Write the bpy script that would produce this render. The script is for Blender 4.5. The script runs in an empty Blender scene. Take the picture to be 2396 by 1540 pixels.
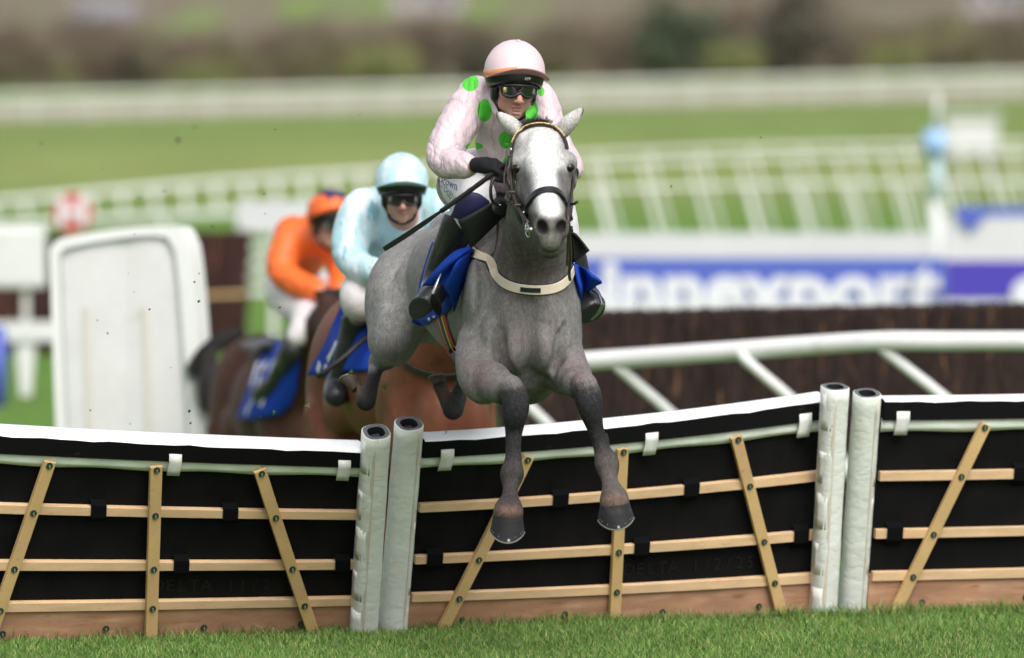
import bpy, math, random
import numpy as np
from mathutils import Vector, Matrix
from mathutils.bvhtree import BVHTree
random.seed(7); rng = np.random.default_rng(7)
R = math.radians

# ------------------------------------------------------------------ camera
F, H, CX, HY = 18540.0, 2.25, 1198.0, 150.0      # focal length in survey pixels, lens height, optical centre
scn = bpy.context.scene
cam_d = bpy.data.cameras.new('camera'); cam = bpy.data.objects.new('camera', cam_d)
scn.collection.objects.link(cam); scn.camera = cam
cam.location = (0, 0, H); cam.rotation_euler = (R(90), 0, 0)
cam_d.sensor_width = 36; cam_d.lens = F/2396*36; cam_d.shift_y = -620/2396
cam_d.clip_start = 1; cam_d.clip_end = 6000
cam_d.dof.use_dof = True; cam_d.dof.focus_distance = 30.2; cam_d.dof.aperture_fstop = 2.45
# ------------------------------------------------------------------ light
w = bpy.data.worlds.new('World'); scn.world = w; w.use_nodes = True
nt = w.node_tree; bg = nt.nodes['Background']
sky = nt.nodes.new('ShaderNodeTexSky'); sky.sky_type = 'NISHITA'; sky.sun_disc = False
SUN_EL, SUN_AZ = R(48), R(160)      # azimuth clockwise from +Y
sky.sun_elevation = SUN_EL; sky.sun_rotation = SUN_AZ
sky.air_density = 1.0; sky.dust_density = 4.0; sky.ozone_density = 1.0
hsv = nt.nodes.new('ShaderNodeHueSaturation'); hsv.inputs['Saturation'].default_value = 0.35
nt.links.new(sky.outputs[0], hsv.inputs['Color']); nt.links.new(hsv.outputs[0], bg.inputs[0])
bg.inputs[1].default_value = 0.15
sun_d = bpy.data.lights.new('sun', 'SUN'); sun_d.energy = 1.4; sun_d.angle = R(36); sun_d.color = (1, .97, .93)
sun = bpy.data.objects.new('sun', sun_d); scn.collection.objects.link(sun)
sv = Vector((math.sin(SUN_AZ)*math.cos(SUN_EL), math.cos(SUN_AZ)*math.cos(SUN_EL), math.sin(SUN_EL)))
sun.rotation_euler = sv.to_track_quat('Z', 'Y').to_euler(); sun.location = (0, 20, 30)
scn.view_settings.view_transform = 'Standard'; scn.view_settings.look = 'None'
scn.view_settings.exposure = 0.4; scn.view_settings.gamma = 1
scn.render.engine = 'CYCLES'; scn.cycles.use_denoising = True; scn.cycles.max_bounces = 6

# ------------------------------------------------------------------ helpers
A = lambda *v: np.array(v, float)
def W(x, y, Y): return np.array([(x-CX)/F*Y, Y, H-(y-HY)/F*Y])
def px(r, Y): return r*Y/F
def cr(pts, n):                       # Catmull-Rom through points of any dimension
    P = np.array(pts, float); P = np.vstack([2*P[0]-P[1], P, 2*P[-1]-P[-2]])
    m = len(P)-3; out = []
    for t in np.linspace(0, m-1e-6, n):
        i = int(t); u = t-i; a, b, c, d = P[i:i+4]
        out.append(.5*(2*b+(c-a)*u+(2*a-5*b+4*c-d)*u*u+(3*b-a-3*c+d)*u**3))
    return np.array(out)
def sstep(a, b, x):
    t = np.clip((x-a)/(b-a), 0, 1); return t*t*(3-2*t)
def wloc(o):
    v = Vector((0, 0, 0))
    while o is not None: v += o.location; o = o.parent
    return np.array(v)
def mesh(name, V, faces, mat=None, parent=None, smooth=True, col=None, uv=None):
    V = np.asarray(V, float)
    if parent is not None: V = V-wloc(parent)
    me = bpy.data.meshes.new(name)
    if isinstance(faces, np.ndarray):
        n, k = faces.shape
        me.vertices.add(len(V)); me.vertices.foreach_set('co', V.astype(np.float32).ravel())
        me.loops.add(n*k); me.loops.foreach_set('vertex_index', faces.astype(np.int32).ravel())
        me.polygons.add(n); me.polygons.foreach_set('loop_start', np.arange(0, n*k, k, dtype=np.int32))
        me.update(calc_edges=True)
    else: me.from_pydata([tuple(v) for v in V], [], faces)
    me.validate()
    if smooth: me.polygons.foreach_set('use_smooth', np.ones(len(me.polygons), bool))
    if col is not None:
        ca = me.color_attributes.new('Col', 'FLOAT_COLOR', 'POINT')
        c4 = np.ones((len(V), 4), np.float32); c4[:, :3] = col; ca.data.foreach_set('color', c4.ravel())
    for m in (mat if isinstance(mat, (list, tuple)) else [mat]):
        if m: me.materials.append(m)
    o = bpy.data.objects.new(name, me); scn.collection.objects.link(o)
    if parent is not None: o.parent = parent
    return o
def empty(name, loc, label, cat, group=None):
    o = bpy.data.objects.new(name, None); scn.collection.objects.link(o); o.location = loc
    o.empty_display_size = .2
    return tag(o, label, cat, group)
def tag(o, label=None, cat=None, group=None, kind=None):
    if label: o['label'] = label
    if cat: o['category'] = cat
    if group: o['group'] = group
    if kind: o['kind'] = kind
    return o
def copy_tree(o, parent=None):
    c = o.copy(); scn.collection.objects.link(c); c.parent = parent
    for ch in list(o.children): copy_tree(ch, c)
    return c
class MB:                             # collects shapes for one mesh
    def __init__(s): s.V = []; s.F = []; s.n = 0
    def add(s, V, Fs):
        s.V.extend([tuple(v) for v in V]); s.F.extend([tuple(i+s.n for i in f) for f in Fs]); s.n = len(s.V); return s
    def box(s, c, d, rot=None):
        c = np.array(c, float); d = np.array(d, float)/2
        V = [np.array([x, y, z])*d for x in (-1, 1) for y in (-1, 1) for z in (-1, 1)]
        if rot is not None: V = [rot@v for v in V]
        return s.add([c+v for v in V], [(0,1,3,2),(4,6,7,5),(0,4,5,1),(2,3,7,6),(0,2,6,4),(1,5,7,3)])
    def hexa(s, q0, q1):              # two quads -> solid
        return s.add(list(q0)+list(q1), [(3,2,1,0),(4,5,6,7),(0,1,5,4),(1,2,6,5),(2,3,7,6),(3,0,4,7)])
    def tube(s, P, r, k=10, flat=None, cap=True):
        P = np.array(P, float); n = len(P); r = np.broadcast_to(np.array(r, float), (n,))
        T = np.gradient(P, axis=0); T /= np.linalg.norm(T, axis=1)[:, None]+1e-12
        up = np.array([0, 0, 1.]) if abs(T[0][2]) < .9 else np.array([0, 1., 0])
        N = np.cross(T[0], up); N /= np.linalg.norm(N); V = []
        for i in range(n):
            N = N-T[i]*N.dot(T[i]); N /= np.linalg.norm(N); B = np.cross(T[i], N)
            for j in range(k):
                a = 2*math.pi*j/k; V.append(P[i]+r[i]*(math.cos(a)*N+math.sin(a)*B))
        Fs = [(i*k+j, i*k+(j+1) % k, (i+1)*k+(j+1) % k, (i+1)*k+j) for i in range(n-1) for j in range(k)]
        if cap: Fs += [tuple(range(k))[::-1], tuple((n-1)*k+j for j in range(k))]
        return s.add(V, Fs)
    def strap(s, P, N, width, th):    # ribbon of rectangular section along P with surface normals N
        P = np.array(P, float); N = np.array(N, float); T = np.gradient(P, axis=0)
        n = len(P); width = np.broadcast_to(np.array(width, float), (n,)); V = []
        for i in range(n):
            t = T[i]/(np.linalg.norm(T[i])+1e-12); nn = N[i]-t*N[i].dot(t); nn /= np.linalg.norm(nn)+1e-12
            b = np.cross(t, nn)*width[i]/2
            V += [P[i]-b, P[i]+b, P[i]+b*.85+nn*th, P[i]-b*.85+nn*th]
        Fs = []
        for i in range(n-1):
            for j in range(4): Fs.append((i*4+j, i*4+(j+1) % 4, (i+1)*4+(j+1) % 4, (i+1)*4+j))
        Fs += [(3,2,1,0), tuple((n-1)*4+j for j in range(4))]
        return s.add(V, Fs)
    def grid(s, G):                   # G[i][j] -> points
        G = np.array(G, float); n, m = G.shape[:2]
        return s.add(G.reshape(-1, 3), [(i*m+j, (i+1)*m+j, (i+1)*m+j+1, i*m+j+1) for i in range(n-1) for j in range(m-1)])
    def ball(s, c, r, k=10, sc=(1, 1, 1), jit=0):
        V = []; 
        for i in range(1, k//2):
            th = math.pi*i/(k//2)
            for j in range(k):
                ph = 2*math.pi*j/k; q = 1+jit*random.uniform(-1, 1)
                V.append(np.array(c)+r*q*np.array([math.sin(th)*math.cos(ph)*sc[0], math.sin(th)*math.sin(ph)*sc[1], math.cos(th)*sc[2]]))
        n = len(V); V += [np.array(c)+A(0, 0, r*sc[2]), np.array(c)-A(0, 0, r*sc[2])]
        rows = k//2-1
        Fs = [(i*k+j, (i+1)*k+j, (i+1)*k+(j+1) % k, i*k+(j+1) % k) for i in range(rows-1) for j in range(k)]
        Fs += [(n, j, (j+1) % k) for j in range(k)]+[(n+1, (rows-1)*k+(j+1) % k, (rows-1)*k+j) for j in range(k)]
        return s.add(V, Fs)
    def build(s, name, mat, parent=None, smooth=False, solid=0, bevel=0):
        o = mesh(name, s.V, s.F, mat, parent, smooth)
        if solid:
            m = o.modifiers.new('t', 'SOLIDIFY'); m.thickness = solid; m.offset = 0
        if bevel:
            m = o.modifiers.new('b', 'BEVEL'); m.width = bevel; m.segments = 2; m.limit_method = 'ANGLE'
        return o

# ------------------------------------------------------------------ materials
def mat(name, base=(.5, .5, .5), rough=.6, metal=0, vcol=False, var=None, streak=None, bump=None, coat=0, spec=.5, mix=None, sheen=0, mask=None, alt=None):
    m = bpy.data.materials.new(name); m.use_nodes = True; t = m.node_tree; N = t.nodes; L = t.links
    b = N['Principled BSDF']; b.inputs['Roughness'].default_value = rough; b.inputs['Metallic'].default_value = metal
    b.inputs['Specular IOR Level'].default_value = spec; b.inputs['Coat Weight'].default_value = coat
    b.inputs['Sheen Weight'].default_value = sheen
    tc = N.new('ShaderNodeTexCoord'); obj = tc.outputs['Object']
    if vcol:
        a = N.new('ShaderNodeVertexColor'); a.layer_name = 'Col'; col = a.outputs[0]
    else:
        rgb = N.new('ShaderNodeRGB'); rgb.outputs[0].default_value = (*base, 1); col = rgb.outputs[0]
    def noise(scale, detail=3, vec=None, stretch=None):
        v = obj
        if stretch is not None:
            mp = N.new('ShaderNodeMapping'); mp.inputs['Scale'].default_value = stretch; L.new(obj, mp.inputs[0]); v = mp.outputs[0]
        n = N.new('ShaderNodeTexNoise'); n.inputs['Scale'].default_value = scale; n.inputs['Detail'].default_value = detail
        L.new(v, n.inputs['Vector']); return n.outputs['Fac']
    def mixc(fac, c1, c2):
        x = N.new('ShaderNodeMix'); x.data_type = 'RGBA'
        L.new(fac, x.inputs[0]); 
        for c, k in ((c1, 6), (c2, 7)):
            if isinstance(c, tuple): x.inputs[k].default_value = (*c, 1)
            else: L.new(c, x.inputs[k])
        return x.outputs[2]
    def ramp(f, lo, hi):
        r = N.new('ShaderNodeMapRange'); r.inputs[1].default_value = lo; r.inputs[2].default_value = hi; L.new(f, r.inputs[0]); return r.outputs[0]
    for mx in (mix or []):            # (scale, lo, hi, colour, stretch)
        col = mixc(ramp(noise(mx[0], 4, stretch=mx[4] if len(mx) > 4 else None), mx[1], mx[2]), col, tuple(mx[3]))
    for ms in (mask or []):           # ellipsoidal patches of another colour: (centre, radii, colour)
        s1 = N.new('ShaderNodeVectorMath'); s1.operation = 'SUBTRACT'; L.new(obj, s1.inputs[0]); s1.inputs[1].default_value = ms[0]
        s2 = N.new('ShaderNodeVectorMath'); s2.operation = 'DIVIDE'; L.new(s1.outputs[0], s2.inputs[0]); s2.inputs[1].default_value = ms[1]
        s3 = N.new('ShaderNodeVectorMath'); s3.operation = 'LENGTH'; L.new(s2.outputs[0], s3.inputs[0])
        lt = N.new('ShaderNodeMapRange'); lt.inputs[1].default_value = 1.02; lt.inputs[2].default_value = .98; L.new(s3.outputs['Value'], lt.inputs[0])
        col = mixc(lt.outputs[0], col, tuple(ms[2]))
    for vr in (var or []):            # (scale, amount, stretch): brightness variation
        f = noise(vr[0], 5, stretch=vr[2] if len(vr) > 2 else None)
        h = N.new('ShaderNodeMapRange'); h.inputs[1].default_value = .3; h.inputs[2].default_value = .7
        h.inputs[3].default_value = 1-vr[1]; h.inputs[4].default_value = 1+vr[1]; L.new(f, h.inputs[0])
        x = N.new('ShaderNodeVectorMath'); x.operation = 'SCALE'; L.new(col, x.inputs[0]); L.new(h.outputs[0], x.inputs['Scale']); col = x.outputs[0]
    L.new(col, b.inputs['Base Color'])
    nrm = None
    for bp in (bump or []):           # (scale, strength, distance, stretch)
        f = noise(bp[0], 4, stretch=bp[3] if len(bp) > 3 else None)
        q = N.new('ShaderNodeBump'); q.inputs['Strength'].default_value = bp[1]; q.inputs['Distance'].default_value = bp[2]
        if len(bp) > 4:               # creases: ridges where the noise passes its middle value
            a1 = N.new('ShaderNodeMath'); a1.operation = 'SUBTRACT'; L.new(f, a1.inputs[0]); a1.inputs[1].default_value = .5
            a2 = N.new('ShaderNodeMath'); a2.operation = 'ABSOLUTE'; L.new(a1.outputs[0], a2.inputs[0])
            a3 = N.new('ShaderNodeMath'); a3.operation = 'POWER'; L.new(a2.outputs[0], a3.inputs[0]); a3.inputs[1].default_value = .6; f = a3.outputs[0]
        L.new(f, q.inputs['Height'])
        if nrm is not None: L.new(nrm, q.inputs['Normal'])
        nrm = q.outputs[0]
    if nrm is not None: L.new(nrm, b.inputs['Normal'])
    return m
M = {}
M['white_paint'] = mat('white_paint', (.64, .645, .64), .35, var=[(3, .05), (25, .03)], mix=[(6, .62, .8, (.5, .5, .42))])
M['white_rail'] = mat('white_rail', (.72, .72, .71), .3, var=[(4, .04)], mix=[(9, .6, .85, (.55, .53, .42))])
M['steel'] = mat('steel', (.6, .6, .6), .25, 1)
M['black_leather'] = mat('black_leather', (.012, .012, .013), .38, bump=[(90, .2, .002), (9, .3, .006)], var=[(20, .3)])
M['strap_leather'] = mat('strap_leather', (.03, .022, .018), .45, bump=[(90, .2, .001)], var=[(30, .3)])
M['black_matte'] = mat('black_matte', (.006, .006, .007), .85, spec=.25, var=[(12, .3)], bump=[(200, .2, .001)])
M['wood'] = mat('wood', (.56, .375, .165), .6, var=[(5, .12, (1, 1, 1)), (60, .08, (1, 1, 12))], mix=[(4, .55, .75, (.52, .33, .17)), (25, .66, .8, (.36, .22, .11))], bump=[(80, .2, .002, (1, 1, 8))])
M['wood_rail'] = mat('wood_rail', (.66, .455, .265), .55, var=[(4, .1, (1, 4, 8)), (40, .06, (1, 6, 12))], mix=[(3, .5, .7, (.66, .42, .24), (1, 4, 14)), (9, .66, .76, (.45, .25, .13), (1, 4, 20))])
M['wood_board'] = mat('wood_board', (.40, .215, .125), .65, var=[(3, .18, (1, 3, 8)), (30, .08, (1, 4, 20))], mix=[(5, .5, .72, (.50, .30, .19), (1, 1, 5)), (7, .6, .75, (.3, .13, .07), (1, 1, 6))])
M['black_panel'] = mat('black_panel', (.005, .005, .0055), .7, var=[(7, .3)], bump=[(12, .25, .01), (300, .15, .001)], spec=.12)
M['black_foam'] = mat('black_foam', (.006, .006, .0065), .9, bump=[(8, .3, .01)], spec=.12, mix=[(18, .68, .85, (.05, .04, .03))])
M['pad_white'] = mat('pad_white', (.86, .87, .88), .35, var=[(6, .03)], bump=[(7, .15, .006)], mix=[(50, .72, .8, (.4, .4, .36))])
M['vinyl'] = mat('vinyl', (.74, .76, .71), .35, var=[(9, .04), (2.5, .04)], bump=[(10, .35, .012, (1.2, 1.2, 1.6), 1), (45, .2, .004)], mix=[(7, .56, .82, (.60, .62, .50)), (30, .68, .8, (.42, .42, .33))])
M['vinyl_tab'] = mat('vinyl_tab', (.78, .79, .74), .4, var=[(20, .06)], bump=[(28, .35, .006)], mix=[(24, .62, .8, (.5, .5, .4))])
M['vinyl_seam'] = mat('vinyl_seam', (.62, .56, .47), .5, var=[(20, .08)])
M['grey_foam'] = mat('grey_foam', (.12, .125, .135), .9, var=[(60, .15)])
M['hole_shade'] = mat('hole_shade', (.01, .01, .012), .8)
M['bolt'] = mat('bolt', (.12, .17, .15), .25, .8)
M['bolt_glint'] = mat('bolt_glint', (.30, .33, .30), .3, .9)

# ------------------------------------------------------------------ signed distance modelling
def chain(pts, n=None, k=.012):       # pts: (x,y,z,r) -> rounded cones through a smooth curve
    P = cr([np.append(p[0], p[1]) for p in pts], n or max(2, (len(pts)-1)*4+1))
    return [('c', P[i][:3], P[i+1][:3], P[i][3], P[i+1][3], k if i else None) for i in range(len(P)-1)]
class SDF:
    def __init__(s, ax, ay, az):
        s.ax = [np.asarray(a, np.float32) for a in (ax, ay, az)]
        s.F = np.full([len(a) for a in s.ax], 5., np.float32)
    def sub(s, lo, hi):
        sl = []
        for a, l, h in zip(s.ax, lo, hi):
            i, j = np.searchsorted(a, l), np.searchsorted(a, h)
            if j <= i: return None
            sl.append(slice(i, j))
        X, Y, Z = s.ax[0][sl[0]][:, None, None], s.ax[1][sl[1]][None, :, None], s.ax[2][sl[2]][None, None, :]
        return tuple(sl), X, Y, Z
    def dist(s, p, infl, pad):
        if p[0] == 'c':
            a, b, ra, rb = p[1], p[2], p[3]+infl, p[4]+infl; m = max(ra, rb)+pad
            q = s.sub(np.minimum(a, b)-m, np.maximum(a, b)+m)
            if q is None: return None
            sl, X, Y, Z = q; d = b-a; L2 = max(float(d.dot(d)), 1e-12)
            x, y, z = X-a[0], Y-a[1], Z-a[2]
            t = np.clip((x*d[0]+y*d[1]+z*d[2])/L2, 0, 1)
            return sl, np.sqrt((x-t*d[0])**2+(y-t*d[1])**2+(z-t*d[2])**2)-(ra+t*(rb-ra))
        c, r = p[1], np.array(p[2], float)+infl; m = r.max()+pad; Rm = p[3] if len(p) > 3 and p[3] is not None else None
        q = s.sub(c-m, c+m)
        if q is None: return None
        sl, X, Y, Z = q; x, y, z = X-c[0], Y-c[1], Z-c[2]
        if Rm is not None:
            Rt = Rm.T; x, y, z = [Rt[i][0]*x+Rt[i][1]*y+Rt[i][2]*z for i in range(3)]
        k0 = np.sqrt((x/r[0])**2+(y/r[1])**2+(z/r[2])**2); k1 = np.sqrt((x/r[0]**2)**2+(y/r[1]**2)**2+(z/r[2]**2)**2)
        return sl, (k0*(k0-1)/np.maximum(k1, 1e-6)).astype(np.float32)
    def add(s, prims, k=.03, infl=0):
        for p in prims:
            kk = p[5] if p[0] == 'c' and len(p) > 5 and p[5] else k
            r = s.dist(p, infl, kk+.03)
            if r is None: continue
            sl, d = r; f = s.F[sl]; h = np.maximum(kk-np.abs(f-d), 0)/kk
            s.F[sl] = np.minimum(f, d)-h*h*kk*.25
    def cut(s, prims, k=.01, infl=0):
        for p in prims:
            r = s.dist(p, infl, k+.02)
            if r is None: continue
            sl, d = r; f = s.F[sl]; d = -d; h = np.maximum(k-np.abs(f-d), 0)/k
            s.F[sl] = np.maximum(f, d)+h*h*k*.25
    def extract(s, smooth=2):
        Fv = s.F; S = Fv < 0; c = np.zeros([n-1 for n in S.shape], np.int8)
        for i in (0, 1):
            for j in (0, 1):
                for k in (0, 1): c += S[i:S.shape[0]-1+i, j:S.shape[1]-1+j, k:S.shape[2]-1+k]
        act = (c > 0) & (c < 8); ids = np.argwhere(act)
        idx = np.full(act.shape, -1, np.int32); idx[act] = np.arange(len(ids))
        off = np.array([(i, j, k) for i in (0, 1) for j in (0, 1) for k in (0, 1)])
        cv = np.stack([Fv[ids[:, 0]+o[0], ids[:, 1]+o[1], ids[:, 2]+o[2]] for o in off], 1)
        acc = np.zeros((len(ids), 3)); cnt = np.zeros(len(ids))
        for a in range(8):
            for b in range(a+1, 8):
                if np.abs(off[a]-off[b]).sum() != 1: continue
                m = (cv[:, a] < 0) != (cv[:, b] < 0)
                t = cv[m, a]/(cv[m, a]-cv[m, b]); acc[m] += off[a]+t[:, None]*(off[b]-off[a]); cnt[m] += 1
        loc = acc/cnt[:, None]
        V = np.zeros_like(loc)
        for d in range(3):
            a = s.ax[d]; i = ids[:, d]; V[:, d] = a[i]+(a[i+1]-a[i])*loc[:, d]
        Q = []
        for d in range(3):
            lo = [slice(1, -1)]*3; lo[d] = slice(0, -1); hi = list(lo); hi[d] = slice(1, None)
            A0, A1 = S[tuple(lo)], S[tuple(hi)]; e = np.argwhere(A0 != A1)
            if not len(e): continue
            e2 = e.copy(); o1, o2 = (d+1) % 3, (d+2) % 3
            g = e.copy(); g[:, o1] += 1; g[:, o2] += 1
            def cell(a, b):
                q = g.copy(); q[:, o1] -= a; q[:, o2] -= b; return idx[q[:, 0], q[:, 1], q[:, 2]]
            quad = np.stack([cell(1, 1), cell(0, 1), cell(0, 0), cell(1, 0)], 1)
            flip = ~A0[tuple(e.T)]; quad[flip] = quad[flip][:, ::-1]; Q.append(quad)
        Q = np.vstack(Q); Q = Q[(Q >= 0).all(1)]
        E = np.vstack([Q[:, [0, 1]], Q[:, [1, 2]], Q[:, [2, 3]], Q[:, [3, 0]]])
        n = len(V); deg = np.bincount(E.ravel(), minlength=n).astype(float)
        for it in range(smooth):
            for lam in (.5, -.52):
                Sx = np.stack([np.bincount(E[:, 0], V[E[:, 1], d], n)+np.bincount(E[:, 1], V[E[:, 0], d], n) for d in range(3)], 1)
                V = V+lam*(Sx/np.maximum(deg, 1)[:, None]-V)
        return V, Q
def bounds(prims, m=.06):
    lo, hi = np.full(3, 1e9), np.full(3, -1e9)
    for p in prims:
        pts = [(p[1], p[3]), (p[2], p[4])] if p[0] == 'c' else [(p[1], max(p[2]))]
        for c, r in pts: lo = np.minimum(lo, c-r); hi = np.maximum(hi, c+r)
    return lo-m, hi+m
def sdf_mesh(name, prims, h, material, parent, k=.03, infl=0, cuts=None, kc=.008, col=None, smooth=2, axes=None, clip=None, noise=None):
    if axes is None:
        lo, hi = bounds(prims); axes = [np.arange(l, u, h) for l, u in zip(lo, hi)]
    s = SDF(*axes); s.add(prims, k, infl)
    if cuts: s.cut(cuts, kc)
    X, Y, Z = s.ax[0][:, None, None], s.ax[1][None, :, None], s.ax[2][None, None, :]
    if noise is not None:
        near = np.abs(s.F) < .05; s.F = s.F+np.where(near, noise(X, Y, Z), 0).astype(np.float32)
    if clip is not None:              # list of (point, outward normal): keep the side the normal points away from
        for c, n in clip:
            n = np.array(n, float); n /= np.linalg.norm(n)
            s.F = np.maximum(s.F, ((X-c[0])*n[0]+(Y-c[1])*n[1]+(Z-c[2])*n[2]).astype(np.float32))
    V, Q = s.extract(smooth)
    return mesh(name, V, Q, material, parent, True, col(V) if col else None)
def bvh_of(o):
    off = wloc(o); me = o.data; n = len(me.vertices); co = np.empty(n*3, np.float32); me.vertices.foreach_get('co', co)
    co = co.reshape(-1, 3)+off
    return BVHTree.FromPolygons([tuple(c) for c in co], [tuple(p.vertices) for p in me.polygons])
def drape(bvh, pts, n, off=.003, Y0=None):   # lay a line surveyed from the photograph onto a surface
    P, N = [], []
    for q in cr(pts, n):
        d = Vector((W(q[0], q[1], 30)-A(0, 0, H))).normalized()
        o = Vector((0, 0, H)); 
        if Y0: o = o+d*(Y0/d.y)
        hit = bvh.ray_cast(o, d)
        if hit[0] is None: P.append(None); N.append(None); continue
        nn = hit[1] if hit[1].dot(d) < 0 else -hit[1]
        P.append(np.array(hit[0]+nn*off)); N.append(np.array(nn))
    good = [i for i, p in enumerate(P) if p is not None]
    if not good: return None
    Pt = [P[i] for i in good]; Nt = [N[i] for i in good]
    Pt = np.array(Pt); Nt = np.array(Nt)
    for _ in range(2):
        if len(Nt) > 2: Nt[1:-1] = (Nt[:-2]+Nt[1:-1]*2+Nt[2:])/4; Pt[1:-1] = (Pt[:-2]+Pt[1:-1]*2+Pt[2:])/4
    return Pt, Nt
def rot(yaw=0, pitch=0, roll=0):
    return np.array(Matrix.Rotation(yaw, 3, 'Z')@Matrix.Rotation(pitch, 3, 'X')@Matrix.Rotation(roll, 3, 'Y'))
def text_geo(s, size=1, bold=0.0, ext=.004, spacing=1):
    c = bpy.data.curves.new('t', 'FONT'); c.body = s; c.size = size; c.extrude = ext; c.offset = bold; c.space_character = spacing
    c.align_x = 'CENTER'; c.align_y = 'CENTER'; c.resolution_u = 3
    o = bpy.data.objects.new('t', c); scn.collection.objects.link(o)
    dg = bpy.context.evaluated_depsgraph_get(); me = o.evaluated_get(dg).to_mesh()
    V = np.array([tuple(v.co) for v in me.vertices]); Fs = [tuple(p.vertices) for p in me.polygons]
    o.evaluated_get(dg).to_mesh_clear(); bpy.data.objects.remove(o); bpy.data.curves.remove(c)
    return V, Fs
# ------------------------------------------------------------------ ground
def gz(x, Y):
    x = np.asarray(x, float); Y = np.asarray(Y, float)
    z = -.6*sstep(32.6, 40, Y)+.42*sstep(80, 112, Y)+.18*sstep(140, 230, Y)
    xc = np.clip(x, -80, 60); z = z+sstep(150, 330, Y)*(xc+20)*.022*sstep(-60, 0, xc+20)
    return z+(Y > 860)*(Y-860)*.05
def grass_col(x, Y):
    near = A(.065, .135, .026); mid = A(.105, .20, .035); far = A(.205, .25, .075); far2 = A(.16, .225, .062)
    t1 = sstep(33, 60, Y)[..., None]; t2 = sstep(110, 170, Y)[..., None]; t3 = sstep(190, 240, Y)[..., None]
    c = near*(1-t1)+mid*t1; c = c*(1-t2)+far*t2; return c*(1-t3)+far2*t3
ys = np.concatenate([np.linspace(2, 27, 12), np.linspace(28, 42, 60), np.linspace(43, 140, 70), np.geomspace(142, 900, 60), np.linspace(920, 4500, 30)])
us = np.linspace(-1, 1, 61)
Yg = np.repeat(ys[:, None], 61, 1); Xg = np.sign(us[None, :])*np.abs(us[None, :])**1.4*(60+Yg*.9)
V = np.stack([Xg, Yg, gz(Xg, Yg)], -1).reshape(-1, 3)
Q = np.array([(i*61+j, i*61+j+1, (i+1)*61+j+1, (i+1)*61+j) for i in range(len(ys)-1) for j in range(60)])
col = grass_col(Xg, Yg)
far = (Yg > 840)
c = np.array([.17, .145, .10]); col = np.where(far[..., None], c, col).reshape(-1, 3)
M['ground'] = mat('turf_ground', vcol=True, rough=.95, spec=.15, var=[(.35, .12, (1, .2, 1)), (6, .2), (60, .25)], bump=[(50, .5, .02)], mix=[(.05, .58, .68, (.16, .25, .06), (1, .12, 1))])
tag(mesh('ground', V, Q, M['ground'], col=col), 'short green racecourse turf', kind='structure')
# pale all-weather track far across the course
trk = MB(); xs = np.linspace(-75, 75, 41)
ya, yb = 325, 420
trk.grid([[A(x*Yt/450, Yt, float(gz(x*Yt/450, Yt))+.02) for x in xs] for Yt in np.linspace(ya, yb, 12)])
M['sand'] = mat('pale_track', (.40, .335, .29), .95, var=[(.2, .1)])
o = trk.build('sand_track', M['sand']); tag(o, 'pale sand track beyond the far rails', kind='structure')
# hill with fields far behind the trees
ys = np.linspace(905, 2600, 40); us = np.linspace(-1, 1, 81); Yg = np.repeat(ys[:, None], 81, 1); Xg = us[None]*(120+Yg*.75)
Zg = 2+(Yg-905)*.042+np.abs(Xg)*.01+6*np.sin(Xg*.03+Yg*.006)*sstep(905, 1200, Yg)
M['hill'] = mat('hill_fields', (.145, .122, .085), .95, spec=.1, mix=[(.035, .62, .72, (.155, .16, .07)), (.05, .5, .62, (.10, .09, .06)), (.02, .5, .6, (.155, .115, .09))], var=[(.3, .2)])
tag(mesh('hill', np.stack([Xg, Yg, Zg], -1).reshape(-1, 3), np.array([(i*81+j, i*81+j+1, (i+1)*81+j+1, (i+1)*81+j) for i in range(39) for j in range(80)]), M['hill']), 'brown and green hillside', kind='structure')

# near turf blades: one sheet of grass
def blades(n, x0, x1, y0, y1, hmin, hmax, wd):
    bx = rng.uniform(x0, x1, n); by = rng.uniform(y0, y1, n); bz = gz(bx, by)
    cl = .6+.5*np.sin(bx*9+2*np.sin(by*7))*np.sin(by*11+1.7*np.sin(bx*5))+.25*np.sin(bx*37)*np.sin(by*31+bx*3)
    hh = rng.uniform(hmin, hmax, n)*np.clip(.75+.45*cl, .5, 1.5); an = rng.uniform(0, 2*np.pi, n); ln = rng.uniform(.1, .95, n)*hh; la = rng.uniform(0, 2*np.pi, n)
    wx, wy = np.cos(an)*wd/2, np.sin(an)*wd/2; dx, dy = np.cos(la)*ln, np.sin(la)*ln
    V = np.empty((n, 5, 3), np.float32)
    for i, (sx, hf, lf) in enumerate(((-1, 0, 0), (1, 0, 0), (1, .55, .3), (-1, .55, .3), (0, 1, 1))):
        ws = 1 if hf == 0 else .75
        V[:, i, 0] = bx+wx*sx*ws+dx*lf; V[:, i, 1] = by+wy*sx*ws+dy*lf; V[:, i, 2] = bz-.005+hh*hf
    b = np.arange(n)*5
    Fq = np.stack([b, b+1, b+2, b+3], 1); Ft = np.stack([b+3, b+2, b+4, b+4], 1)
    g = rng.uniform(.75, 1.3, n)*(.85+.3*np.clip(cl, 0, 1)); yel = rng.uniform(0, 1, n)**3
    base = A(.092, .190, .034)[None]*(1-yel[:, None])+A(.25, .30, .09)[None]*yel[:, None]
    dry = rng.uniform(0, 1, n) < .035; base[dry] = (.28, .25, .13)
    c = np.repeat((base*g[:, None])[:, None, :], 5, 1)
    return V.reshape(-1, 3), Fq, Ft, c.reshape(-1, 3)
V, Fq, Ft, c = blades(150000, -3.2, 3.4, 29.0, 33.4, .014, .034, .0042)
V4, Fq4, Ft4, c4_ = blades(70000, -8, 8, 25, 40, .014, .036, .005)
V3, Fq3, Ft3, c3 = blades(5000, -2.6, 2.9, -.07, .05, .035, .065, .0045)
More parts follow.
